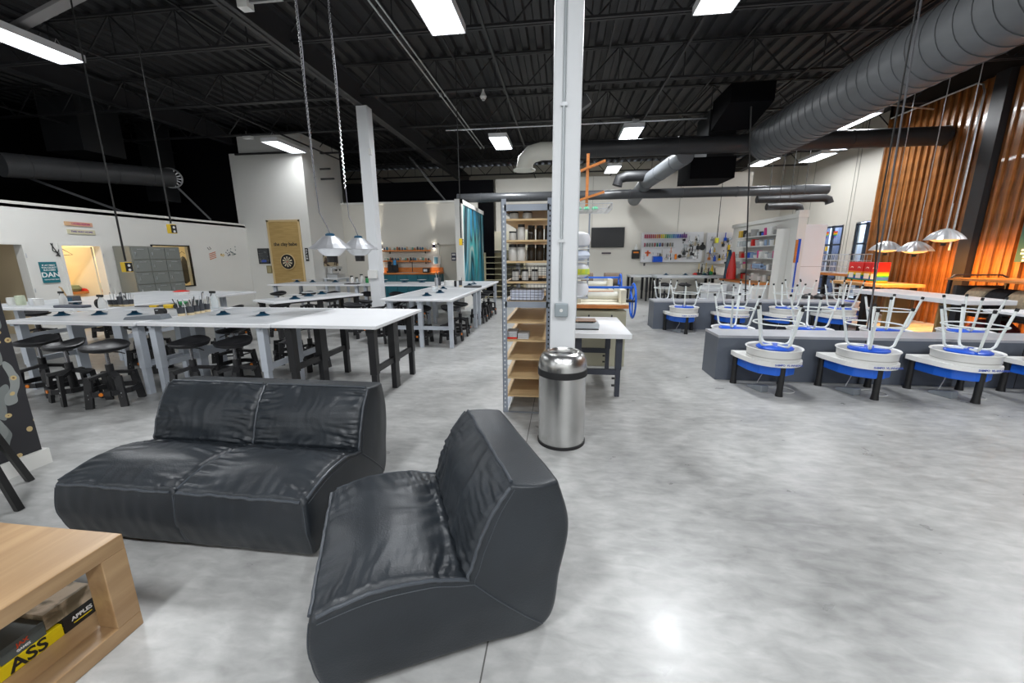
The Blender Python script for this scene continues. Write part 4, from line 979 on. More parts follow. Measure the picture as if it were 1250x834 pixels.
# ================================================================ THINGS ON THE WORK TABLES
def banding(label, x, y, z, s=1., disc=True, group='blue banding wheels on the work tables'):
    o = thing('banding_wheel', label, 'banding wheel', (x, y, z), 0, group); o.scale = (s, s, s)
    MB().lathe([(.085, 0), (.088, .008), (.045, .028), (.030, .045), (.028, .058), (0, .058)], n=20, flute=.06, nf=3).build('cast_base', navym, o, smooth=True)
    if disc: MB().lathe([(.012, .058), (.012, .066), (.118, .066), (.120, .071), (0, .073)], n=28).build('turntable', mat('alu_disc', (.60, .63, .66), .35, .6), o, smooth=True)
    return o
T = .8215
for i, (px, py) in enumerate(((76, 385), (122, 384), (165, 384), (273, 384), (321, 385), (93, 373))):
    x, y = atz(px, py, T+.0); banding('blue banding wheel on the near grey tables, %s' % ('leftmost at the front', 'second from the left', 'just left of the tool tray', 'right of the tool cups', 'rightmost next to the white table', 'at the back left')[i], x, y, T, .82)
for i, (px, py) in enumerate(((521, 361), (537, 357.5), (541, 353), (573, 349), (578, 347))):
    x, y = atz(px, py, T); banding('blue banding wheel on the long grey table, %s counted from its near end' % ordn[i], x, y, T, .95)
for i, (px, py) in enumerate(((367, 344), (391, 343.5), (414, 344), (469, 344.5), (495, 344.5), (519, 344))):
    x, y = atz(px, py, T); banding('blue banding wheel on the far tables, %s from the left' % ordn[i], x, min(y, 10.2), T)
for i, (px, py) in enumerate(((360, 365), (377, 361.5), (393, 359))):
    x, y = atz(px, py, .7815); banding('blue banding wheel on the low askew table, %s from the left' % ordn[i], x, y, .7815)
for i, x in enumerate((3.35, 3.95, 4.55)): banding('banding wheel on the bench below the pegboard, %s from the left' % ordn[i], x, 13.45, .8615)
def tool_cup(label, x, y, z, r=.035, h=.085, tools=4, seed=0, tall=.12, tm=None, group='dark cups of tools along the tables'):
    o = thing('tool_cup', label, 'tool cup', (x, y, z), 0, group)
    MB().lathe([(r*.9, .028), (r, h), (r*.9, h), (r*.8, .03)], n=14).build('cup', mat('dark_grey_plastic', (.055, .06, .07), .45), o, smooth=True)
    MB().lathe([(r*.92, 0), (r*.92, .028)], n=14).build('wooden_foot', mat('pale_wood', (.68, .56, .36), .6), o, smooth=True)
    R_ = random.Random(seed)
    for k in range(tools):
        a = R_.uniform(0, 6.28); q = r*.5; b = R_.uniform(.2, 1.1)*r
        MB().cyl((q*cos(a), q*sin(a), .04), ((q+b)*cos(a), (q+b)*sin(a), h+tall*R_.uniform(.5, 1)), .004, .005, n=6).build('tool', (tm or [steelb, galv, whitep, mat('tool_wood', (.45, .30, .14), .6)])[k % len(tm or [0]*4)] if tm else (steelb, galv, whitep, steelb)[k % 4], o)
    return o
cups = [(222, 383, 'leftmost of the cup row'), (233, 382, 'second of the cup row'), (240, 380.5, 'third of the cup row'), (246, 379.5, 'next to the tallest cup'), (253, 378, 'rightmost of the cup row')]
for i, (px, py, s) in enumerate(cups):
    x, y = atz(px, py+2.5, T); tool_cup('dark tool cup on the near grey tables, %s' % s, x, y, T, .04, .10 if i != 3 else .16, 4, i, .13)
x, y = atz(225, 384, T); o = thing('green_brush', 'green brush head standing in the leftmost cup', 'brush', (x, y, T+.10)); MB().lathe([(0, 0), (.03, .02), (.055, .045), (.05, .055), (0, .06)], n=12).build('brush_head', green, o)
cups2 = [(137, 376), (143, 376), (149, 376), (155, 376), (160, 375.5)]
for i, (px, py) in enumerate(cups2):
    x, y = atz(px, py-2, T); tool_cup('dark tool cup on the back edge near the lockers, %s from the left' % ordn[i], x, y, T, .04, .09 if i != 2 else .14, 3, i+20, .12)
o = thing('tape_roll', 'black tape roll standing at the back by the lockers', 'tape', (*atz(124, 376, T), T+.06)); M_ = Matrix.Rotation(pi/2, 4, 'X')
MB().lathe([(.03, -.03), (.065, -.03), (.065, .03), (.03, .03), (.03, -.03)], n=20).xf(M_).build('roll', blackpl, o, smooth=True)
def spray(label, x, y, z, h=.17, bm_=None, tm=None, s=1.):
    o = thing('spray_bottle', label, 'spray bottle', (x, y, z)); o.scale = (s, s, s)
    MB().lathe([(.038, 0), (.042, .01), (.042, h*.6), (.030, h*.82), (.016, h*.95), (.016, h)], n=16).build('bottle_body', bm_ or clearp, o, smooth=True)
    MB().box(-.05, .03, -.012, .012, h+.0, h+.03).bar((-.028, 0, h), (-.045, 0, h-.04), .014, .008).build('trigger_head', tm or blackpl, o, bevel=.004)
    return o
x, y = atz(58, 377, T); spray('clear spray bottle with a black trigger standing near the first doorway', x, max(y, 4.7), T, .19, whitep)
x, y = atz(158, 376, T); spray('white spray bottle at the end of the back tool cups beside the lockers', x+.12, y-.4, T, .19, whitep)
x, y = atz(247, 378, T); spray('clear bottle with a dark cap behind the tool cups', x+.05, y+.15, T, .20, clearp)
x, y = atz(12, 388, T); o = thing('dark_tray', 'dark flat tray at the left end of the near grey table', 'tray', (-6.75, 4.66, T)); MB().box(-.25, .22, -.06, .06, 0, .035).build('tray', mat('slate_plastic', (.10, .11, .14), .5), o, bevel=.01)
for i, (px, py, h, m, lb) in enumerate(((18, 380, .11, whitep, 'white tub at the far left of the tables'), (28, 378, .14, mat('pale_green', (.60, .66, .50), .5), 'pale green bottle at the far left of the tables'),
                                       (44, 379, .10, mat('off_white', (.72, .74, .76), .4), 'left one of two square white tubs beside the spray bottle'), (50, 379, .10, whitep, 'right one of two square white tubs beside the spray bottle'))):
    x, y = atz(px, py, T); y_ = max(y, 4.85); tub('plastic_tub', lb, 'tub', x*y_/y, y_, T, .055, h, m)
x, y = atz(36, 376, T); o = thing('tool_box', 'grey upright tool caddy with a blue label at the far left', 'caddy', (x, max(y, 5.05), T)); MB().box(-.10, .12, -.05, .05, 0, .12).build('caddy_body', mat('caddy_grey', (.09, .09, .10), .5), o, bevel=.006); MB().box(.02, .10, -.053, -.05, .03, .10).build('label_panel', navym, o); MB().tube([(-.06, 0, .11), (-.12, 0, .24), (-.15, 0, .25)], .010, 6).build('brush_handle', mat('tool_wood', (.45, .30, .14), .6), o)
# drill tool and flat tray
x, y = atz(190, 379, T); o = thing('grip_tool', 'long yellow and black hand tool lying on the grey table', 'tool', (x, y+.15, T), .10)
MB().box(-.42, .0, -.015, .015, .03, .042).build('bar', steelb, o); MB().box(-.02, .10, -.03, .03, .01, .06).box(.1, .14, -.02, .02, .02, .05).build('yellow_grip', yellow, o, bevel=.008); MB().cyl((.15, -.03, .035), (.15, .03, .035), .032, n=14).build('black_knob', blackpl, o)
MB().box(-.22, -.12, -.018, .018, .022, .05).build('yellow_jaw', yellow, o)
x, y = atz(180, 389.5, T); o = thing('dark_tray', 'flat grey folded tray near the front edge of the grey table', 'tray', (x, y, T), .15); MB().add([(-.22, -.06, 0), (.20, -.06, 0), (.22, .07, 0), (-.18, .07, 0), (-.20, -.05, .03), (.18, -.05, .055), (.20, .06, .055), (-.14, .06, .03)], [(0, 3, 2, 1), (4, 5, 6, 7), (0, 1, 5, 4), (1, 2, 6, 5), (2, 3, 7, 6), (3, 0, 4, 7)]).build('tray', mat('slate_plastic2', (.16, .18, .20), .35), o, bevel=.006)
x, y = atz(197, 384, T); o = thing('camera_clamp', 'black clamp with a round knob at the left of the tool cups', 'clamp', (x, y, T)); MB().box(-.06, .03, -.03, .03, 0, .075).build('clamp_body', blackpl, o, bevel=.01); MB().cyl((.05, -.045, .04), (.05, .0, .04), .04, n=16).build('round_knob', blackpl, o); MB().box(-.03, .05, -.035, -.031, .05, .06).build('metal_strip', galv, o)
x, y = atz(236, 366, T); o = thing('white_tub', 'white tub with a flat red lid behind the tool cups', 'tub', (-7.1, 6.6, T)); MB().lathe([(.12, .05), (.13, .06), (.05, .075), (0, .078)], n=16).build('lid', red, o); MB().lathe([(.11, 0), (.12, .05)], n=16).build('tub_body', whitep, o)
# long table clutter
for i, (px, py, r, h, m, lb) in enumerate(((531, 356, .06, .10, clearp, 'clear tub on the left edge of the long grey table'), (549, 349, .13, .12, whitep, 'white round tub on the long grey table'), (556, 350, .03, .13, steelb, 'dark pepper mill shaped holder on the long grey table'),
                                           (534, 350, .06, .20, mat('steel_pot', (.5, .52, .55), .3, .8), 'metal cylinder standing at the left of the white tub'))):
    x, y = atz(px, py, T); tub('table_container', lb, 'container', x, y, T, r, h, m)
x, y = atz(536, 350, T); tool_cup('dark cup of scissors and tools beside the white tub on the long table', x, y, T, .05, .2, 5, 77, .18)
x, y = atz(557, 350, T); tool_cup('dark upright cup right of the white tub on the long table', x+.1, y, T, .04, .14, 3, 79, .10)
x, y = atz(576, 351, T); o = thing('dark_tray', 'grey tray under the banding wheels on the long table', 'tray', (x, y, T)); MB().box(-.16, .2, -.1, .1, 0, .04).build('tray', ductg, o, bevel=.01)
for i, (px, h) in enumerate(((434, .16), (440, .12), (446, .2), (452, .14))):
    x, y = atz(px, 345, T); spray('small bottle on the far table left of the column with the switch box, %s' % ordn[i], x, min(y, 9.9), T, h, (whitep, clearp, whitep, green)[i])
x, y = atz(440, 347, T); o = thing('book', 'dark closed notebook on the far table left of the switch box column', 'book', (x-.2, 9.4, T)); MB().box(-.16, .16, -.1, .1, 0, .02).build('cover', blackpl, o)

# ================================================================ DART BOARD BLOCK
o = thing('kraft_banner', 'tall brown kraft paper panel printed the clay babe on the white block', 'banner', (-8.67, 11.78, .66))
MB().box(-.56, .56, -.0, .012, 0, 1.98).build('paper_panel', kraft, o); MB().box(-.56, -.50, -.008, 0, 0, 1.98).box(.50, .56, -.008, 0, 0, 1.98).box(-.56, .56, -.008, 0, 1.92, 1.98).build('panel_frame', mat('pale_pine', (.66, .50, .26), .6), o)
text('lettering', 'the clay babe', .15, (0, -.003, 1.24), (radians(90), 0, 0), ytxt, o)
o = thing('dart_board', 'round black and cream dart board on the kraft panel', 'dart board', (-8.64, 11.765, 1.36)); RX = Matrix.Rotation(pi/2, 4, 'X')
MB().lathe([(0, 0), (.225, 0), (.225, .03), (0, .03)], n=40).xf(RX).build('board_body', blackpl, o)
MB().lathe([(.225, -.005), (.25, -.005), (.25, .02), (.225, .02)], n=40).xf(RX).build('surround', mat('pale_pine', (.66, .5, .26)), o)
for k in range(20):
    a0, a1 = 2*pi*(k-.5)/20, 2*pi*(k+.5)/20; c_ = mat('dart_cream', (.66, .58, .42), .7) if k % 2 else blackpl
    P = [(.02*cos(a0), .02*sin(a0)), (.165*cos(a0), .165*sin(a0)), (.165*cos(a1), .165*sin(a1)), (.02*cos(a1), .02*sin(a1))]
    w_ = MB().prism([(p, q) for p, q in P], -.034, -.030, axis='y').build('dart_segment', c_, o)
MB().lathe([(0, .034), (.02, .034), (.02, .037), (0, .037)], n=14).xf(RX).build('bullseye', red, o)
def frame_art(label, x0, x1, z0, z1, Y, m, fm, cat='picture', stuff=None):
    o = thing('framed_picture', label, cat, ((x0+x1)/2, Y, z0)); MB().box(x0, x1, Y-.02, Y, z0, z1).build('frame', fm, o, world=True)
    MB().box(x0+.03, x1-.03, Y-.024, Y-.02, z0+.03, z1-.03).build('print', m, o, world=True)
    return o
o = frame_art('dark framed picture with a blue base left of the kraft panel', -9.66, -9.27, 1.30, 1.78, 11.79, mat('dark_print', (.05, .055, .06), .4, n2=((.25, .26, .26), 8, (1, 1, 3), .55, .7)), blackpl)
MB().box(-.08, .08, -.03, -.024, .05, .12).build('blue_detail', btxt, o)
frame_art('small tan framed card below the dark picture', -9.42, -9.25, 1.0, 1.24, 11.79, mat('tan_print', (.40, .34, .18), .6), mat('tan_frame', (.30, .25, .12), .6))
o = thing('wall_plaque', 'narrow black vertical plaque with white letters right of the kraft panel', 'plaque', (-7.98, 11.79, 1.38)); MB().box(-.05, .05, -.015, 0, 0, .40).build('board', blackpl, o); text('lettering', 'O\nP\nE\nN', .085, (0, -.017, .2), (radians(90), 0, 0), wtxt, o)
ya, za = atX(386, 309, -7.79)
o = thing('wall_poster', 'tan and dark poster of an old machine on the side of the white block', 'poster', (-7.79, 12.75, 1.2))
MB().box(0, .015, -.42, .42, 0, .62).build('poster_sheet', mat('poster_print', (.55, .46, .30), .6, n2=((.08, .05, .04), 4, (1, 1, 1), .50, .58)), o)
o = thing('espresso_machine', 'small silver machine standing below the tan poster', 'machine', (-7.55, 12.6, .82)); MB().box(-.18, .18, -.25, .25, 0, .12).build('machine_base', galv, o, bevel=.01); MB().box(-.18, .0, -.22, .22, .12, .36).build('machine_body', chrome, o, bevel=.03); MB().box(0, .14, -.2, .2, .28, .36).build('machine_head', galv, o, bevel=.02)
for k in (-.1, .1): MB().cyl((.08, k, .22), (.08, k, .28), .03, n=12).build('brew_group', blackpl, o)
work_table('small white stand under the silver machine', -7.78, -7.3, 12.2, 13.0, .82, whitel, whitel, greyleg, [(-.18, [(-.35, 1), (.35, 1)]), (.18, [(-.35, 1), (.35, 1)])], rail=None)

# ================================================================ KITCHEN
kx0, _ = atY(462, 340, 13.2); kx1, _ = atY(536, 340, 13.2)
kc = thing('kitchen_counter', 'teal kitchen counter with an orange wooden top along the back wall', 'counter', ((kx0+kx1)/2, 13.4, 0))
MB().box(kx0, kx1, 13.12, 13.74, .08, .90).build('cabinet', teal, kc, world=True)
MB().box(kx0-.02, kx1+.02, 13.08, 13.74, .90, .95).build('worktop', woodo, kc, world=True, bevel=.004)
MB().box(kx0, kx1, 13.70, 13.74, .95, 1.12).build('backsplash', woodo, kc, world=True)
n = 6
for k in range(n):
    a = kx0+(kx1-kx0)*k/n; d = MB().box(a+.01, a+(kx1-kx0)/n-.01, 13.095, 13.12, .12, .87).build('cabinet_door', teal, kc, world=True, bevel=.003)
MB().box(kx0+.7, kx0+1.35, 13.2, 13.6, .945, .956).build('sink', galv, kc, world=True)
MB().tube([(kx0+1.1, 13.6, .95), (kx0+1.1, 13.6, 1.32), (kx0+1.1, 13.55, 1.42), (kx0+1.1, 13.45, 1.42), (kx0+1.1, 13.40, 1.30)], .014, 8).build('tap', blackpl, kc, world=True, smooth=True)
for k, (fx, h, m, lb) in enumerate(((.33, .38, blackpl, 'left black coffee machine on the orange counter'), (.52, .42, blackpl, 'black coffee machine with a blue top on the orange counter'))):
    o = thing('coffee_machine', lb, 'coffee machine', (kx0+fx, 13.45, .951)); MB().box(-.09, .09, -.10, .10, 0, .05).box(-.09, .09, .03, .10, .05, h*.7).build('machine_body', m, o, bevel=.01); MB().lathe([(.05, h*.62), (.06, h), (.04, h+.01)], n=14).build('hopper', m if k == 0 else mat('blue_cap', (.05, .25, .5), .4), o)
o = thing('toaster', 'small dark box at the right end of the orange counter', 'appliance', (kx1-.5, 13.4, .951)); MB().box(-.12, .12, -.08, .08, 0, .16).build('case', blackpl, o, bevel=.015); MB().box(-.08, .05, -.084, -.08, .04, .12).build('front_panel', galv, o)
o = thing('framed_card', 'small blue framed card right of the shelves above the counter', 'picture', (kx1-.22, 13.74, 1.22)); MB().box(-.13, .13, -.015, 0, 0, .28).build('frame', whitep, o); MB().box(-.10, .10, -.018, -.015, .03, .25).build('print', mat('blue_print', (.12, .28, .36), .5), o)
sx0, sz1 = atY(467, 305.5, 13.6); sx1, _ = atY(524, 305.5, 13.6); _, sz2 = atY(500, 318, 13.6)
ORD18 = ['first', 'second', 'third', 'fourth', 'fifth', 'sixth', 'seventh', 'eighth', 'ninth', 'tenth', 'eleventh', 'twelfth', 'thirteenth', 'fourteenth', 'fifteenth', 'sixteenth', 'seventeenth', 'eighteenth']
mugm = [mat('mug_%d' % i, c, .4) for i, c in enumerate(((.08, .10, .16), (.35, .12, .05), (.55, .55, .50), (.04, .18, .26), (.05, .05, .05), (.12, .28, .22), (.45, .30, .18)))]
for s, (z, nm) in enumerate(((sz1, 'upper'), (sz2, 'lower'))):
    o = thing('floating_shelf', '%s orange wooden wall shelf above the kitchen counter' % nm, 'shelf', ((sx0+sx1)/2, 13.66, z)); MB().box(sx0, sx1, 13.56, 13.74, z-.05, z).build('board', woodo, o, world=True, bevel=.004)
    for xx in (sx0+.2, sx1-.2): MB().box(xx, xx+.03, 13.70, 13.74, z-.12, z-.05).build('bracket', blackpl, o, world=True)
    m0 = None
    for k in range(18):
        mm = mugm[(k*3+s*2) % 7]; x = sx0+.06+k*(sx1-sx0-.12)/17
        q = thing('glazed_cup', 'small %s glazed cup, %s from the left on the %s orange shelf' % (('navy', 'rust', 'white', 'blue', 'black', 'green', 'tan')[(k*3+s*2) % 7], ORD18[k], nm), 'cup', (x, 13.62+.02*(k % 3), z), 0, 'glazed cups on the %s orange shelf' % nm)
        h = .08+.03*((k*7+s) % 4)/3
        MB().lathe([(.025, 0), (.038, .02), (.034, h*.7), (.018+.01*(k % 2), h), (.0, h-.01)], n=10).build('cup_body', mm, q, smooth=True)
for i, (px, nm) in enumerate(((464, 'left'), (529, 'right'))):
    x, z0 = atY(px, 312, 13.6)
    o = thing('wall_sconce', 'bright up and down wall light at the %s of the orange shelves' % nm, 'wall light', (x, 13.70, 1.85)); MB().cyl((0, 0, -.07), (0, 0, .07), .045, n=14).build('lamp_body', mat('purple_dark', (.03, .02, .06), .4), o); MB().cyl((0, 0, .071), (0, 0, .078), .035, n=12).cyl((0, 0, -.078), (0, 0, -.071), .035, n=12).build('lamp_lens', sconm, o); MB().box(-.03, .03, 0, .05, -.04, .04).build('wall_bracket', blackpl, o)
    for sgn in (1, -1):
        l = bpy.data.lights.new('glow', 'SPOT'); l.energy = 120; l.color = (1, .93, .80); l.spot_size = radians(26); l.spot_blend = .8; l.shadow_soft_size = .03
        lo = bpy.data.objects.new('glow', l); C.objects.link(lo); lo.parent = o; lo.location = (0, -.06, .09*sgn); lo.rotation_euler = (pi if sgn > 0 else 0, 0, 0)

ORD = ['first', 'second', 'third', 'fourth', 'fifth', 'sixth', 'seventh', 'eighth', 'ninth', 'tenth', 'eleventh', 'twelfth', 'thirteenth', 'fourteenth', 'fifteenth', 'sixteenth', 'seventeenth', 'eighteenth', 'nineteenth', 'twentieth', 'twenty-first']
CW = dict(tool_grey='grey', black_steel='black', galvanised='silver', tool_tan='tan', clear_plastic='clear', tool_dark='dark grey', white_plastic='white', orange_plastic='orange', yellow_plastic='yellow',
          cobalt_blue='blue', orange_wood='wooden', red_plastic='red', green_plastic='green', pink_plastic='pink', terracotta='terracotta', pale_blue_plastic='pale blue', mustard='mustard', grey_laminate='mid grey')
# ================================================================ TV WALL
tx0, tz1 = atY(722, 278, 14.55); tx1, tz0 = atY(761.5, 302, 14.55)
o = thing('television', 'black flat television on the cream back wall', 'television', ((tx0+tx1)/2, 14.55, tz0)); MB().box(tx0, tx1, 14.52, 14.58, tz0, tz1).build('casing', blackpl, o, world=True, bevel=.006); MB().box(tx0+.02, tx1-.02, 14.515, 14.52, tz0+.03, tz1-.02).build('screen', screen, o, world=True)
o = thing('sound_bar', 'small dark strip on the wall below the television', 'speaker', ((tx0+tx1)/2-.02, 14.56, tz0-.22)); MB().box(-.16, .16, 0, .04, 0, .05).build('case', mat('dark_plum', (.07, .05, .07), .5), o)
o = thing('soap_dispenser', 'black and white bottle holder on the wall left of the pegboard', 'dispenser', (atY(776, 315, 14.5)[0], 14.5, 1.38)); MB().box(-.13, .13, 0, .1, 0, .30).build('holder', blackpl, o, bevel=.01); MB().box(-.09, .09, -.004, 0, .19, .24).build('orange_label', orange, o); MB().lathe([(.06, .30), (.055, .38), (.02, .42), (.015, .5)], (0, .05, 0), n=12).build('white_bottle', whitep, o, smooth=True)
o = thing('wall_switch', 'small dark socket below the pegboard', 'socket', (atY(786.5, 323, 14.59)[0], 14.59, 1.13)); MB().box(-.03, .03, 0, .01, 0, .10).build('plate', ductg, o)
px0, pz1 = atY(784, 284, 14.5); px1, pz0 = atY(856, 320, 14.5)
pg = thing('pegboard', 'white pegboard covered in paint jars and tools on the cream wall', 'pegboard', ((px0+px1)/2, 14.52, pz0)); MB().box(px0, px1, 14.50, 14.595, pz0, pz1).build('board', mat('pegboard_white', (.66, .66, .67), .5), pg, world=True)
cols = [(.45, .05, .10), (.50, .06, .12), (.5, .08, .15), (.45, .10, .12), (.55, .12, .14), (.52, .15, .12), (.60, .30, .10), (.50, .12, .05), (.72, .55, .02), (.75, .62, .05), (.25, .45, .10), (.05, .30, .18), (.10, .35, .35), (.15, .40, .45), (.05, .20, .45), (.10, .25, .50), (.02, .08, .40), (.10, .10, .40), (.12, .05, .28), (.18, .05, .25), (.15, .03, .18)]
jj = 0
for r_, (n, zc) in enumerate(((21, .80), (12, .52))):
    z = pz0+(pz1-pz0)*zc
    sh = MB().box(px0+.06, px0+.06+(px1-px0)*(.70 if r_ == 0 else .5), 14.42, 14.50, z-.02, z).build('wire_shelf', whitep, pg, world=True)
    for k in range(n):
        c = cols[k] if r_ == 0 else ((.35, .06, .10), (.12, .12, .10), (.16, .16, .13), (.2, .2, .17), (.4, .05, .05), (.03, .2, .12), (.03, .12, .45), (.15, .05, .05), (.5, .5, .48), (.06, .06, .05), (.3, .25, .15), (.2, .22, .2))[k]
        x = px0+.10+k*(px1-px0)*(.70 if r_ == 0 else .5)/n*1.0
        o = thing('paint_jar', '%s paint jar, %s from the left on the %s pegboard row' % ((('crimson', 'crimson', 'dark red', 'maroon', 'red', 'brick red', 'orange', 'red brown', 'yellow', 'bright yellow', 'green', 'dark green', 'teal', 'turquoise', 'blue', 'mid blue', 'deep blue', 'indigo', 'purple', 'plum', 'dark violet') if r_ == 0 else ('crimson', 'black', 'dark grey', 'dark grey', 'red', 'green', 'blue', 'brown', 'white', 'black', 'tan', 'grey'))[k], ORD[k], ('rainbow coloured top', 'middle')[r_]), 'jar', (x, 14.455, z+.001), 0, 'paint jars on the white pegboard')
        MB().lathe([(.024, 0), (.024, .085), (.02, .10), (.024, .105), (.024, .13), (0, .13)], n=10).build('jar_body', mat('paint_%d_%d' % (r_, k), c, .35), o)
o = thing('blue_bin', 'blue plastic bin hanging at the bottom of the pegboard', 'bin', (px0+(px1-px0)*.27, 14.42, pz0+.01)); MB().prism([(-.08, 0), (.08, 0), (.08, .2), (-.06, .17), (-.10, .1)], -.15, .15, axis='x').build('bin_body', bluem, o)
o = thing('orange_scissors', 'orange cross shaped tool at the lower left of the pegboard', 'tool', (px0+.22, 14.47, pz0+.32)); MB().box(-.09, .09, -.02, .02, -.02, .025).box(-.025, .025, -.02, .02, -.11, .08).build('tool_body', mat('red_orange', (.75, .12, .02), .4), o)
o = thing('tape_measure', 'orange and black round tool on the pegboard', 'tool', (px0+(px1-px0)*.57, 14.46, pz0+.2)); MB().box(-.03, .03, -.03, .03, -.10, .08).build('orange_body', orange, o); MB().lathe([(0, -.02), (.06, -.02), (.06, .02), (0, .02)], n=14).xf(Matrix.Translation((.13, 0, 0))@RX).build('disc', blackpl, o)
def hang_tools(prefix, x0, x1, z0, z1, Y, n, seed, pal, names=('hand_tool', 'tool'), sz=(.02, .08), grp=None):
    R_ = random.Random(seed); xs = sorted(R_.uniform(x0, x1) for _ in range(n)); seen = {}
    for k in range(n):
        x = xs[k]; z = R_.uniform(z0, z1); w_ = R_.uniform(*sz); h = R_.uniform(sz[0], sz[1]*2.2); m = pal[R_.randrange(len(pal))]
        u = min(2, int(3*(z-z0)/(z1-z0+1e-6))); lab = '%s %s %s' % (CW.get(m.name, 'grey'), ('rounded tool', 'flat handled tool', 'ring ended tool')[k % 3], '%s')
        key = (m.name, k % 3, u if z1-z0 > .1 else 9); seen[key] = seen.get(key, 0)+1
        row = ('low on', 'half way up', 'high on')[u] if z1-z0 > .1 else 'on'
        o = thing(names[0], '%s %s %s %s, %s such from left' % (CW.get(m.name, 'grey'), ('rounded', 'flat', 'ringed')[k % 3], names[1], row+' '+prefix, ORD[seen[key]-1]), names[1], (x, Y, z), 0, grp or names[1]+'s at '+prefix)
        if k % 3 == 0: MB().lathe([(0, 0), (w_*.5, .01), (w_*.5, h*.6), (w_*.2, h*.8), (w_*.2, h), (0, h)], n=10).build('tool_body', m, o, smooth=True)
        elif k % 3 == 1: MB().box(-w_/2, w_/2, -.02, .02, 0, h*.45).build('tool_head', m, o, bevel=.004); MB().box(-w_*.12, w_*.12, -.012, .012, h*.44, h*1.2).build('tool_handle', m, o)
        else: MB().tube(arc((0, 0, h*.4), w_*.4, 0, 2*pi-.01, 10, 'xz')[:-1], .008, 5, closed=True).bar((0, 0, h*.4+w_*.4), (0, 0, h*1.1), .014).build('tool_body', m, o)
greys = [mat('tool_grey', (.30, .30, .29), .4), steelb, galv, mat('tool_tan', (.42, .36, .26), .6), clearp, mat('tool_dark', (.10, .10, .09), .5), whitep]
hang_tools('main pegboard right side', px0+(px1-px0)*.66, px1-.1, pz0+.08, pz1-.25, 14.488, 46, 4, greys, sz=(.04, .13))
hang_tools('main pegboard left side', px0+.1, px0+(px1-px0)*.6, pz0+.05, pz0+.3, 14.488, 16, 6, greys+[orange], sz=(.03, .10))
qx0, qz1 = atY(864, 284, 14.5); qx1, qz0 = atY(904, 322, 14.5)
o = thing('pegboard', 'second cluttered white pegboard just left of the booth', 'pegboard', ((qx0+qx1)/2, 14.52, qz0)); MB().box(qx0, qx1, 14.5, 14.595, qz0, qz1).build('board', MATS['pegboard_white'], o, world=True)
hang_tools('second pegboard', qx0+.05, qx1-.05, qz0+.05, qz1-.2, 14.488, 44, 8, greys+[yellow, bluem, mat('tool_tan'), woodo], sz=(.03, .12))
o = thing('frying_pan_tool', 'round black disc tool between the two pegboards', 'tool', (atY(857, 304, 14.5)[0], 14.5, 1.75)); MB().lathe([(0, 0), (.10, 0), (.10, .03), (0, .03)], n=18).xf(RX).build('disc', blackpl, o); MB().box(-.03, .03, -.03, 0, .09, .16).build('handle', blackpl, o)
hang_tools('the far bench', 4.25, 5.0, .862, .864, 13.5, 14, 12, [yellow, red, green, steelb, whitep, yellow], names=('bench_bottle', 'bottle'), sz=(.05, .16))
o = thing('bar_clamp', 'tall yellow bar clamp hanging on the second pegboard', 'clamp', (atY(890, 300, 14.47)[0], 14.48, 1.2)); MB().box(-.03, .03, -.02, .02, 0, .62).build('clamp_bar', yellow, o); MB().box(-.09, .05, -.03, .03, .0, .06).build('clamp_jaw', steelb, o); MB().box(-.03, .09, -.03, .03, .40, .46).build('clamp_jaw', steelb, o)
for i, (px, h) in enumerate(((876, .20), (884, .22), (896, .20))):
    pass
for k in range(3):
    o = thing('plastic_crate', '%s translucent white crate of the stack right of the far bench' % ('lowest', 'middle', 'top')[k], 'crate', (4.35, 12.05, .23*k))
    MB().box(-.28, .28, -.22, .22, .005, .20).build('crate_body', mat('translucent_white', (.62, .64, .66), .4), o, bevel=.02); MB().box(-.295, .295, -.235, .235, .20, .225).build('lid', whitep, o, bevel=.008)

# cream shelves (open stair-like unit) glimpsed left of the rack
o = thing('shelf_unit', 'beige metal shelf unit glimpsed between the painting and the rack', 'shelving', (-2.15, 14.3, 0))
bgm = mat('beige_metal', (.38, .34, .22), .5)
MB().box(-2.75, -2.70, 14.0, 14.55, 0, 1.62).box(-1.35, -1.30, 14.0, 14.55, 0, 1.62).box(-2.75, -1.3, 14.53, 14.56, 0, 1.62).build('side_panel', bgm, o, world=True)
for k in range(8): MB().box(-2.7, -1.35, 14.0, 14.53, .05+.2*k, .07+.2*k).build('shelf', bgm, o, world=True)
o = thing('wall_panel', 'cream horizontal panel above the beige shelf unit', 'panel', (-2.1, 14.3, 1.65)); MB().box(-2.75, -1.2, 14.3, 14.56, 1.7, 2.35).build('panel', mat('cream_panel', (.78, .72, .55), .5), o, world=True)

# ================================================================ BOOTH (white stall with shelves)
BX = 5.45; by0, bz = atX(978, 260, BX); by1 = 13.1
bo = thing('white_booth', 'white timber booth wall with a raised trim, behind the wheels', 'booth', (BX, (by0+by1)/2, 0))
MB().box(BX, BX+.10, by0, by1+.8, 0, bz-.10).build('wall_panel', white, bo, world=True)
MB().box(BX-.06, BX+.16, by0-.04, by1+.8, bz-.10, bz).build('top_trim', white, bo, world=True)
MB().box(BX-.04, BX+.14, by0-.02, by0+.10, 0, bz-.10).build('corner_post', white, bo, world=True)
MB().box(BX-.07, BX+.15, by0-.06, by0+.08, bz, bz+.06).build('corner_cap', white, bo, world=True)
for zz in (.80, 1.10, 1.40, 1.72, 1.98): MB().box(BX-.26, BX, by0+.45, by1-.1, zz-.02, zz).build('shelf', woodp if zz < .9 else whitep, bo, world=True)
MB().box(BX-.30, BX, by0+.35, by0+.37, .0, 2.1).build('shelf_side', white, bo, world=True)
R3 = random.Random(21)
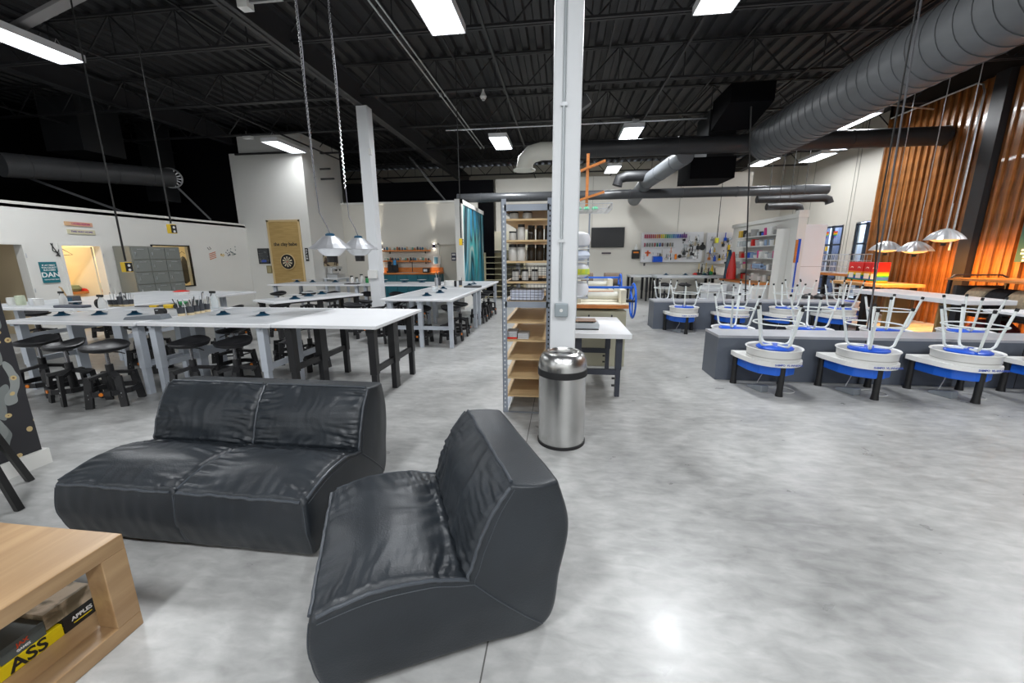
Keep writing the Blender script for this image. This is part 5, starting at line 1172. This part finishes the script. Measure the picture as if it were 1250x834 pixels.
pal = [whitep, clearp, red, whitep, mat('pink_plastic', (.60, .04, .22), .4), bluem, steelb, mat('terracotta', (.45, .20, .13), .6), clearp, mat('tool_tan'), mat('pale_blue_plastic', (.30, .42, .62), .4), mat('mustard', (.55, .36, .05), .5), mat('tool_grey'), whitep, clearp, clearp, mat('tool_grey'), greyl]
zn = ('lowest', 'second', 'third', 'fourth', 'top')
for si, zz in enumerate((.80, 1.10, 1.40, 1.72, 1.98)):
    y = by0+.55; k = 0
    while y < by1-.25:
        w_ = R3.uniform(.07, .20); h = R3.uniform(.07, .20); m = pal[R3.randrange(len(pal))]
        o = thing('shelf_tub', '%s %s, %s along the %s booth shelf' % (CW.get(m.name, 'grey'), ('box', 'round tub')[k % 2], ORD[k], zn[si]), 'tub', (BX-.16+R3.uniform(-.05, .05), y+w_/2, zz+.001), 0, 'clutter on the %s booth shelf' % zn[si])
        if k % 2: MB().lathe([(w_*.42, 0), (w_*.5, h*.85), (w_*.5, h), (w_*.44, h)], n=12).build('tub_body', m, o, smooth=True)
        else: MB().box(-.07, .07, -w_*.48, w_*.48, 0, h).box(-.075, .075, -w_*.5, w_*.5, h*.8, h*.9).build('tub_body', m, o, bevel=.006)
        y += w_+.015; k += 1
o = thing('booth_cabinet', 'white drawer cabinet with a wooden top at the foot of the booth', 'cabinet', (BX-.30, by0+1.5, 0))
MB().box(BX-.62, BX-.02, by0+.5, by0+2.6, .05, .74).build('carcass', whitep, o, world=True); MB().box(BX-.66, BX, by0+.46, by0+2.65, .74, .78).build('worktop', woodo, o, world=True)
for k in range(3): MB().box(BX-.635, BX-.62, by0+.52+.7*k, by0+1.18+.7*k, .1, .70).build('drawer_front', whitel, o, world=True, bevel=.004)
for k in range(3): MB().box(BX-.655, BX-.635, by0+.7+.7*k, by0+1.0+.7*k, .58, .60).build('handle', blackpl, o, world=True)
o = thing('red_cloth', 'long red cloth hanging at the left of the booth shelves', 'cloth', (BX-.46, by1-.55, .785)); MB().lathe([(.13, 0), (.11, .3), (.06, .6), (.03, .78), (0, .8)], n=12, flute=.12, nf=5).build('cloth', red, o, smooth=True)
o = thing('dark_apron', 'dark cloth hanging beside the red cloth', 'cloth', (BX-.44, by1-.25, .785)); MB().lathe([(.10, 0), (.09, .4), (.04, .8), (0, .85)], n=12, flute=.12, nf=5).build('cloth', navym, o, smooth=True)
o = thing('tube_rolls', 'pale blue rolls on the second booth shelf', 'rolls', (BX-.32, by0+.95, 1.12))
for k in range(3): MB().cyl((-.0, -.2, .05+.05*(k == 2)), (0, .25, .05+.05*(k == 2)), .045, n=12).xf(Matrix.Translation((.0+.09*(k % 2)-.04, 0, .0))).build('roll', mat('pale_blue_plastic'), o, smooth=True)
dy, dz = atX(988, 275, BX+.0)
o = thing('booth_door', 'plain white door panel standing at the right of the booth', 'door', (BX+.35, by0+.1, 0)); MB().box(BX+.14, BX+.62, by0+.02, by0+.07, .02, bz-.26).build('panel', whitel, o, world=True, bevel=.004)
MB().box(BX+.14, BX+.62, by0+.018, by0+.02, 1.2, 1.21).build('panel_seam', MATS['seam_grey'], o, world=True)
o = thing('wall_level', 'long blue and yellow level hanging on the booth corner post', 'level', (BX+.02, by0-.05, 1.2)); MB().box(-.06, -.015, 0, .03, .1, .62).build('brown_strip', woodo, o); MB().box(-.015, .04, 0, .03, .1, .64).box(.0, .02, 0, .03, -.6, .1).build('blue_strip', bluem, o)

# grey steel bins right of the booth
for k in range(3):
    o = thing('steel_canister', 'grey steel canister with dark lid at the booth door foot, %s from left' % ordn[k], 'canister', (BX+.15+.26*k, by0-.45, 0)); MB().lathe([(.11, 0), (.11, .50)], n=18).build('canister_body', galv, o, smooth=True); MB().lathe([(.115, .50), (.115, .56), (.05, .60), (0, .60)], n=18).build('lid', ductg, o)

# ================================================================ WINDOW SIDE
o = thing('long_shelf_table', 'long wooden table with wire racks in front of the windows', 'table', (7.7, 13.0, 0)); MB().box(7.3, 8.1, 11.2, 15.4, .92, .98).build('tabletop', woodo, o, world=True)
for yy in (11.4, 13.3, 15.2):
    for xx in (7.4, 8.0): MB().box(xx-.04, xx+.04, yy-.04, yy+.04, 0, .92).build('leg', blackleg, o, world=True)
for k, yy in enumerate((11.9, 12.9, 13.9, 14.8)): wire_basket('tall silver wire rack on the long table by the windows, %s from the right' % ordn[k], 7.4, 7.95, yy-.42, yy+.42, .985, 1.48, galv, step=.14, r=.006)
o = thing('rope_post', 'black rope barrier post in front of the windows', 'barrier', (6.7, 12.5, 0)); MB().lathe([(.17, 0), (.17, .02), (.04, .05), (.03, .06), (.03, .85), (.045, .87), (.045, .93), (0, .95)], n=16).build('post', blackpl, o, smooth=True)
MB().tube([(0, 0, .86), (.15, -.5, .62), (.22, -.8, .58), (.26, -1.1, .64)], .022, 8).build('rope', blackpl, o, smooth=True); MB().tube([(0, 0, .86), (-.2, .45, .66), (-.35, .8, .62), (-.5, 1.3, .8)], .022, 8).build('rope', blackpl, o, smooth=True)
rb = [mat('flag_%d' % k, c, .5) for k, c in enumerate(((.7, .02, .02), (.8, .25, .02), (.8, .6, .02), (.03, .35, .08), (.03, .12, .5), (.2, .03, .3)))]
for k, yy in enumerate((14.75, 15.2, 15.65, 12.3, 12.75)):
    o = thing('rainbow_sticker', 'rainbow heart sticker high on the window glass, %s from the right' % ordn[k], 'sticker', (8.99, yy, 2.1))
    for q in range(6): MB().box(-.004, 0, -.10+.012*q*(q > 2), .10-.012*q*(q > 2), .10-.035*q, .135-.035*q).build('stripe', rb[q], o)
for k, (yy, zz) in enumerate(((15.1, 1.6), (12.55, 1.6))):
    o = thing('yellow_note', 'square yellow note on the %s window' % ('left', 'right')[k], 'note', (8.99, yy, zz)); MB().box(-.004, 0, -.07, .07, 0, .15).build('note', yellow, o)

# rainbow bags on the wooden bench
wb = thing('wooden_bench_table', 'butcher block bench in front of the stained boards carrying rainbow bags', 'table', (7.2, 10.15, 0))
MB().box(6.75, 7.6, 9.35, 11.0, .78, .85).build('tabletop', mat('butcher_block', (.62, .36, .14), .4, n2=((.5, .26, .09), 4, (1, 10, 1), .4, .6)), wb, world=True, bevel=.01)
for yy in (9.5, 10.85):
    for xx in (6.85, 7.5): MB().box(xx-.04, xx+.04, yy-.04, yy+.04, 0, .78).build('leg', blackleg, wb, world=True)
bands = [(0, .035, orange), (.035, .06, green), (.06, .13, mat('flag_4')), (.13, .16, mat('flag_3')), (.16, .205, mat('flag_2')), (.205, .24, mat('flag_1')), (.24, .45, mat('flag_0'))]
for k, (xx, yy) in enumerate(((7.15, 10.72), (7.12, 10.44), (7.08, 10.12), (7.06, 9.88))):
    o = thing('rainbow_bag', 'upright bag striped red, yellow, green and blue on the wooden bench, %s from the left' % ordn[k], 'bag', (xx, yy, .851))
    for (a, b, m) in bands: MB().box(-.12, .12, -.12 if k < 2 else -.10, .12 if k < 2 else .10, a, b).build('stripe_band', m, o, bevel=.004)
    MB().tube(arc((-.125, 0, .30), .04, 0.3, 2.84, 8, 'yz'), .006, 5).build('bag_handle', whitep, o); MB().box(-.127, -.12, -.08, .07, .08, .2).build('print_patch', whitep, o)

# counter along the boards
cn = thing('display_counter', 'long white topped counter on black legs in front of the stained boards', 'counter', (6.15, 7.45, 0))
MB().add([(5.72, 6.45, .75), (6.46, 6.45, .75), (6.46, 8.55, .75), (5.62, 8.45, .75), (5.72, 6.45, .82), (6.46, 6.45, .82), (6.46, 8.55, .82), (5.62, 8.45, .82)],
         [(0, 3, 2, 1), (4, 5, 6, 7), (0, 1, 5, 4), (1, 2, 6, 5), (2, 3, 7, 6), (3, 0, 4, 7)]).build('countertop', whitel, cn, world=True, bevel=.006)
for (xx, yy) in ((5.78, 8.3), (6.36, 8.4), (6.36, 6.6), (5.85, 6.6)): MB().box(xx-.05, xx+.05, yy-.05, yy+.05, 0, .75).build('leg', blackleg, cn, world=True)
for k, yy in enumerate((8.0, 6.95)): MB().box(5.9, 6.3, yy-.02, yy+.02, 0, .74).build('brown_panel', mat('brown_board', (.34, .22, .09), .6), cn, world=True)
# rack with cord rolls
rk = thing('roll_rack', 'black framed rack with a wooden top shelf and rolls of cord, at the right edge', 'rack', (7.0, 6.2, 0))
for (xx, yy) in ((6.55, 7.62), (7.4, 7.62), (6.55, 5.6), (7.4, 5.6)): MB().box(xx-.02, xx+.02, yy-.02, yy+.02, 0, 1.08).build('post', blackleg, rk, world=True)
MB().box(6.5, 7.45, 5.55, 7.66, 1.05, 1.08).build('top_shelf', woodo, rk, world=True); MB().box(6.5, 7.45, 5.55, 7.66, .50, .53).build('lower_shelf', blackleg, rk, world=True)
MB().tube([(6.55, 7.62, 1.08), (6.6, 7.62, 1.13), (7.3, 7.62, 1.13), (7.4, 7.62, 1.08)], .015, 6).build('top_hoop', blackleg, rk, world=True)
MB().box(6.6, 7.3, 7.54, 7.60, .62, .96).build('grey_panel', ductg, rk, world=True)
for k, (yy, m, nm) in enumerate(((7.32, mat('tan_cord', (.60, .50, .36), .7, n=(30, .2)), 'tan'), (7.0, mat('black_cord', (.03, .03, .035), .6, n=(30, .3)), 'black'), (6.68, mat('tan_cord'), 'second tan'))):
    o = thing('cord_roll', 'large %s roll of cord lying on the rack at the right edge' % nm, 'roll', (6.85, yy, .7405))
    q = MB(); pr = [(.05, -.15)]
    for j in range(12): zz = -.15+.27*j/12; pr += [(.185, zz+.004), (.20, zz+.014), (.185, zz+.024)]
    pr += [(.05, .15)]; q.lathe(pr, n=28).xf(RX).build('wound_cord', m, o, smooth=False); MB().lathe([(.0, -.158), (.05, -.158), (.05, .158), (0, .158)], n=12).xf(RX).build('core', woodp, o)
work_table('white topped table at the right edge below the rolls', 5.72, 6.45, 5.1, 6.1, .74, whitel, whitel, blackleg, [(-.3, [(-.4, 1), (.4, 1)]), (.3, [(-.4, 1), (.4, 1)])], rail=None)
o = thing('pink_sack', 'rounded dusty pink sack on the floor at the right edge', 'sack', (7.1, 7.35, 0)); MB().lathe([(.22, 0), (.30, .10), (.29, .28), (.17, .40), (0, .43)], n=20, flute=.04, nf=5).build('sack', mat('dusty_pink', (.42, .10, .13), .8), o, smooth=True)
# menu sign
yA, zA = atX(1249, 262, 7.9); yB, zB = atX(1236, 320, 7.9)
o = thing('notice_board', 'teal framed notice with rows of white print on the stained boards', 'notice', (7.95, yB-.45, zB)); MB().box(-.03, .02, -.55, .45, 0, zA-zB+.1).build('board', mat('dark_green_board', (.02, .09, .09), .5), o); R4 = random.Random(2)
for k in range(14):
    zz = (zA-zB+.02)*(k+.5)/14; MB().box(-.034, -.03, -.50, .38-R4.random()*.05, zz-.018, zz+.018).build('print_row', wtxt, o)

# ================================================================ SLAB ROLLERS
def press(label, x0, x1, y0, y1, ztop, wx, wz, wr_, cabinet=True):
    o = thing('slab_roller', label, 'slab roller', ((x0+x1)/2, (y0+y1)/2, 0))
    if cabinet:
        MB().box(x0+.04, x1-.02, y0+.02, y1, 0, ztop-.10).build('cabinet', presswood, o, world=True, bevel=.006)
        for xx in (x0+.2, x0+.5): MB().box(xx, xx+.02, y0+.012, y0+.02, ztop-.18, ztop-.15).build('bolt_head', ductg, o, world=True)
    MB().box(x0, x1, y0, y1, ztop-.04, ztop).build('bed', canvas, o, world=True, bevel=.004)
    MB().box(x0-.0, x1, y0-.012, y0, ztop-.06, ztop-.015).build('wood_edge', woodo, o, world=True)
    MB().box(x1-.10, x1-.03, y0+.05, y1, ztop, ztop+.18).build('end_block', canvas, o, world=True, bevel=.006); MB().box(x0+.05, x0+.10, y0+.05, y1, ztop, ztop+.18).build('end_block', canvas, o, world=True, bevel=.006)
    for yy in (y0+.30,): MB().cyl((x0+.1, yy, ztop+.08), (x1-.08, yy, ztop+.08), .055, n=20).build('roller', mat('roller_beige', (.55, .54, .48), .3, .3), o, world=True, smooth=True)
    MB().box(x0+.08, wx, y0+.28, y0+.32, ztop+.18, ztop+.21).build('blue_bar', bluep, o, world=True)
    W = MB().tube(arc((wx, y0+.3, wz), wr_, 0, 2*pi-.01, 40, 'yz')[:-1], .013, 8, closed=True).build('hand_wheel', bluep, o, world=True, smooth=True)
    for a in (.5, .5+2*pi/3, .5+4*pi/3): MB().tube([(wx-.005, y0+.3, wz), (wx, y0+.3+wr_*cos(a), wz+wr_*sin(a))], .010, 6).build('wheel_spoke', bluep, W).location = tuple(-Vector(o.location))
    MB().cyl((x1-.1, y0+.3, wz), (wx+.04, y0+.3, wz), .022, n=10).build('axle', steelb, o, world=True)
    MB().box(x0-.08, x0+.0, y0+.1, y0+.5, ztop-.22, ztop+.12).build('blue_side_plate', bluep, o, world=True)
    return o
press('cream slab roller with a large blue hand wheel behind the small white table', .16, .88, 5.30, 6.1, .86, .98, .87, .235)
press('second slab roller with a smaller blue hand wheel, behind the first', .22, .88, 6.75, 7.6, .92, 1.0, .97, .20)
for k, xx in enumerate((.45, 1.02)):
    o = thing('grey_roll', 'brown grey padded roll behind the slab rollers, %s one' % ('left', 'right')[k], 'roll', (xx, 8.3, .9)); MB().cyl((-.16, 0, .12), (.18, 0, .12), .13, n=16).build('padded_roll', mat('taupe', (.20, .15, .11), .7), o, smooth=True); MB().box(-.14, .14, -.1, .1, -.9, .0).build('stand', ductg, o)
o = thing('scale', 'grey kitchen scale with a brown plate on the small white table', 'scale', (.27, 4.35, .7005)); MB().prism([(-.13, 0), (.12, 0), (.12, .05), (.06, .10), (-.13, .10)], -.15, .15, axis='x'); 
q = MB().box(-.14, .14, -.11, .12, .012, .07); q.build('scale_body', mat('scale_grey', (.50, .53, .56), .4), o, bevel=.01); MB().box(-.12, .11, -.08, .11, .085, .095).build('plate', mat('copper_brown', (.34, .22, .16), .4, .3), o, bevel=.004); MB().box(-.08, .08, -.05, .08, .07, .085).build('plate_stem', blackpl, o); MB().box(-.135, .135, -.10, .11, 0, .012).build('foot_frame', ductg, o)

# bags on a hanger right of the column
hg = thing('bag_hanger', 'grey steel upright with shelves for bags just right of the column', 'rack', (.14, 4.9, 0))
MB().box(.10, .14, 5.22, 5.26, 0, 2.05).box(.32, .34, 5.22, 5.24, .95, 2.0).build('post', steel_s, hg, world=True)
for zz in (.96, 1.20, 1.42, 1.58): MB().box(.10, .34, 5.10, 5.26, zz-.012, zz).build('shelf', galv, hg, world=True)
for k, (z0, h, m, lb) in enumerate(((.965, .20, mat('white_bag', (.70, .72, .76), .5), 'white plastic bag lowest beside the column'), (1.205, .19, mat('white_bag'), 'white plastic bag with a yellow and green print beside the column'),
                                    (1.425, .13, mat('bluish_bag', (.60, .66, .78), .5), 'pale blue plastic bag third up beside the column'), (1.585, .19, mat('white_bag'), 'white plastic bag topmost beside the column'))):
    o = thing('plastic_bag', lb, 'bag', (.21, 5.14, z0)); MB().lathe([(.05, 0), (.115, .03), (.13, h*.5), (.11, h*.85), (.04, h), (0, h*.97)], n=18, flute=.05, nf=5).build('bag', m, o, smooth=True)
    if k == 1: MB().lathe([(.133, h*.25), (.134, h*.45), (.128, h*.62)], n=18, flute=.05, nf=5).build('print_patch', mat('yellow_green_print', (.62, .66, .05), .5, n2=((.10, .45, .15), 5, (1, 1, 1), .45, .6)), o, smooth=True)
o = thing('wooden_frame_rack', 'orange wooden cross frame high up right of the column', 'frame', (.34, 6.2, 2.3))
MB().box(-.02, .02, -.02, .02, -.1, .62).build('upright', woodo, o); MB().bar((-.22, .05, .36), (.24, -.1, .50), .03).bar((-.22, .12, .36), (.24, -.03, .50), .02).build('arm', woodo, o); MB().bar((-.22, .05, -.04), (.24, -.1, .08), .03).bar((-.22, .12, -.04), (.24, -.03, .08), .02).build('arm', woodo, o)
MB().cyl((-.18, .1, -2.3), (-.18, .1, .35), .018, n=8).build('stand_pole', ductg, o)
wire_basket('shallow silver wire tray with green packs hung high right of the column', .10, .68, 5.9, 6.5, 2.12, 2.20, galv, step=.06, r=.003)
for k in range(3):
    o = thing('green_pack', 'small green pack in the high wire tray, %s from the left' % ordn[k], 'pack', (.22+.12*k, 6.15, 2.127)); MB().lathe([(.04, 0), (.05, .03), (.03, .06), (0, .065)], n=10).build('pack', mat('mint', (.10, .45, .25), .5), o, smooth=True)

# ================================================================ BAR STOOL AT THE LEFT EDGE
bs = thing('bar_stool', 'black bar stool whose splayed legs enter at the left edge', 'stool', (-3.49, 1.60, 0))
# two visible legs end at (-3.60,1.99) and (-3.23,1.72)
blk = mat('black_wood', (.015, .015, .015), .4)
# feet at (-3.60,1.99) and (-3.23,1.72)
MB().box(-.16, .16, -.16, .16, .66, .70).xf(Matrix.Translation((-.04, .08, 0)) @ Matrix.Rotation(-.63, 4, 'Z')).build('seat', blk, bs, bevel=.01)
cx, cy = -.04, .08
for k, (fx, fy) in enumerate(((-.09, .40), (.27, .12), (-.22, .0), (.06, -.20))):
    tx, ty = cx+(fx-cx)*.45, cy+(fy-cy)*.45
    MB().bar((fx, fy, 0), (tx, ty, .66), .032).build('leg', blk, bs)
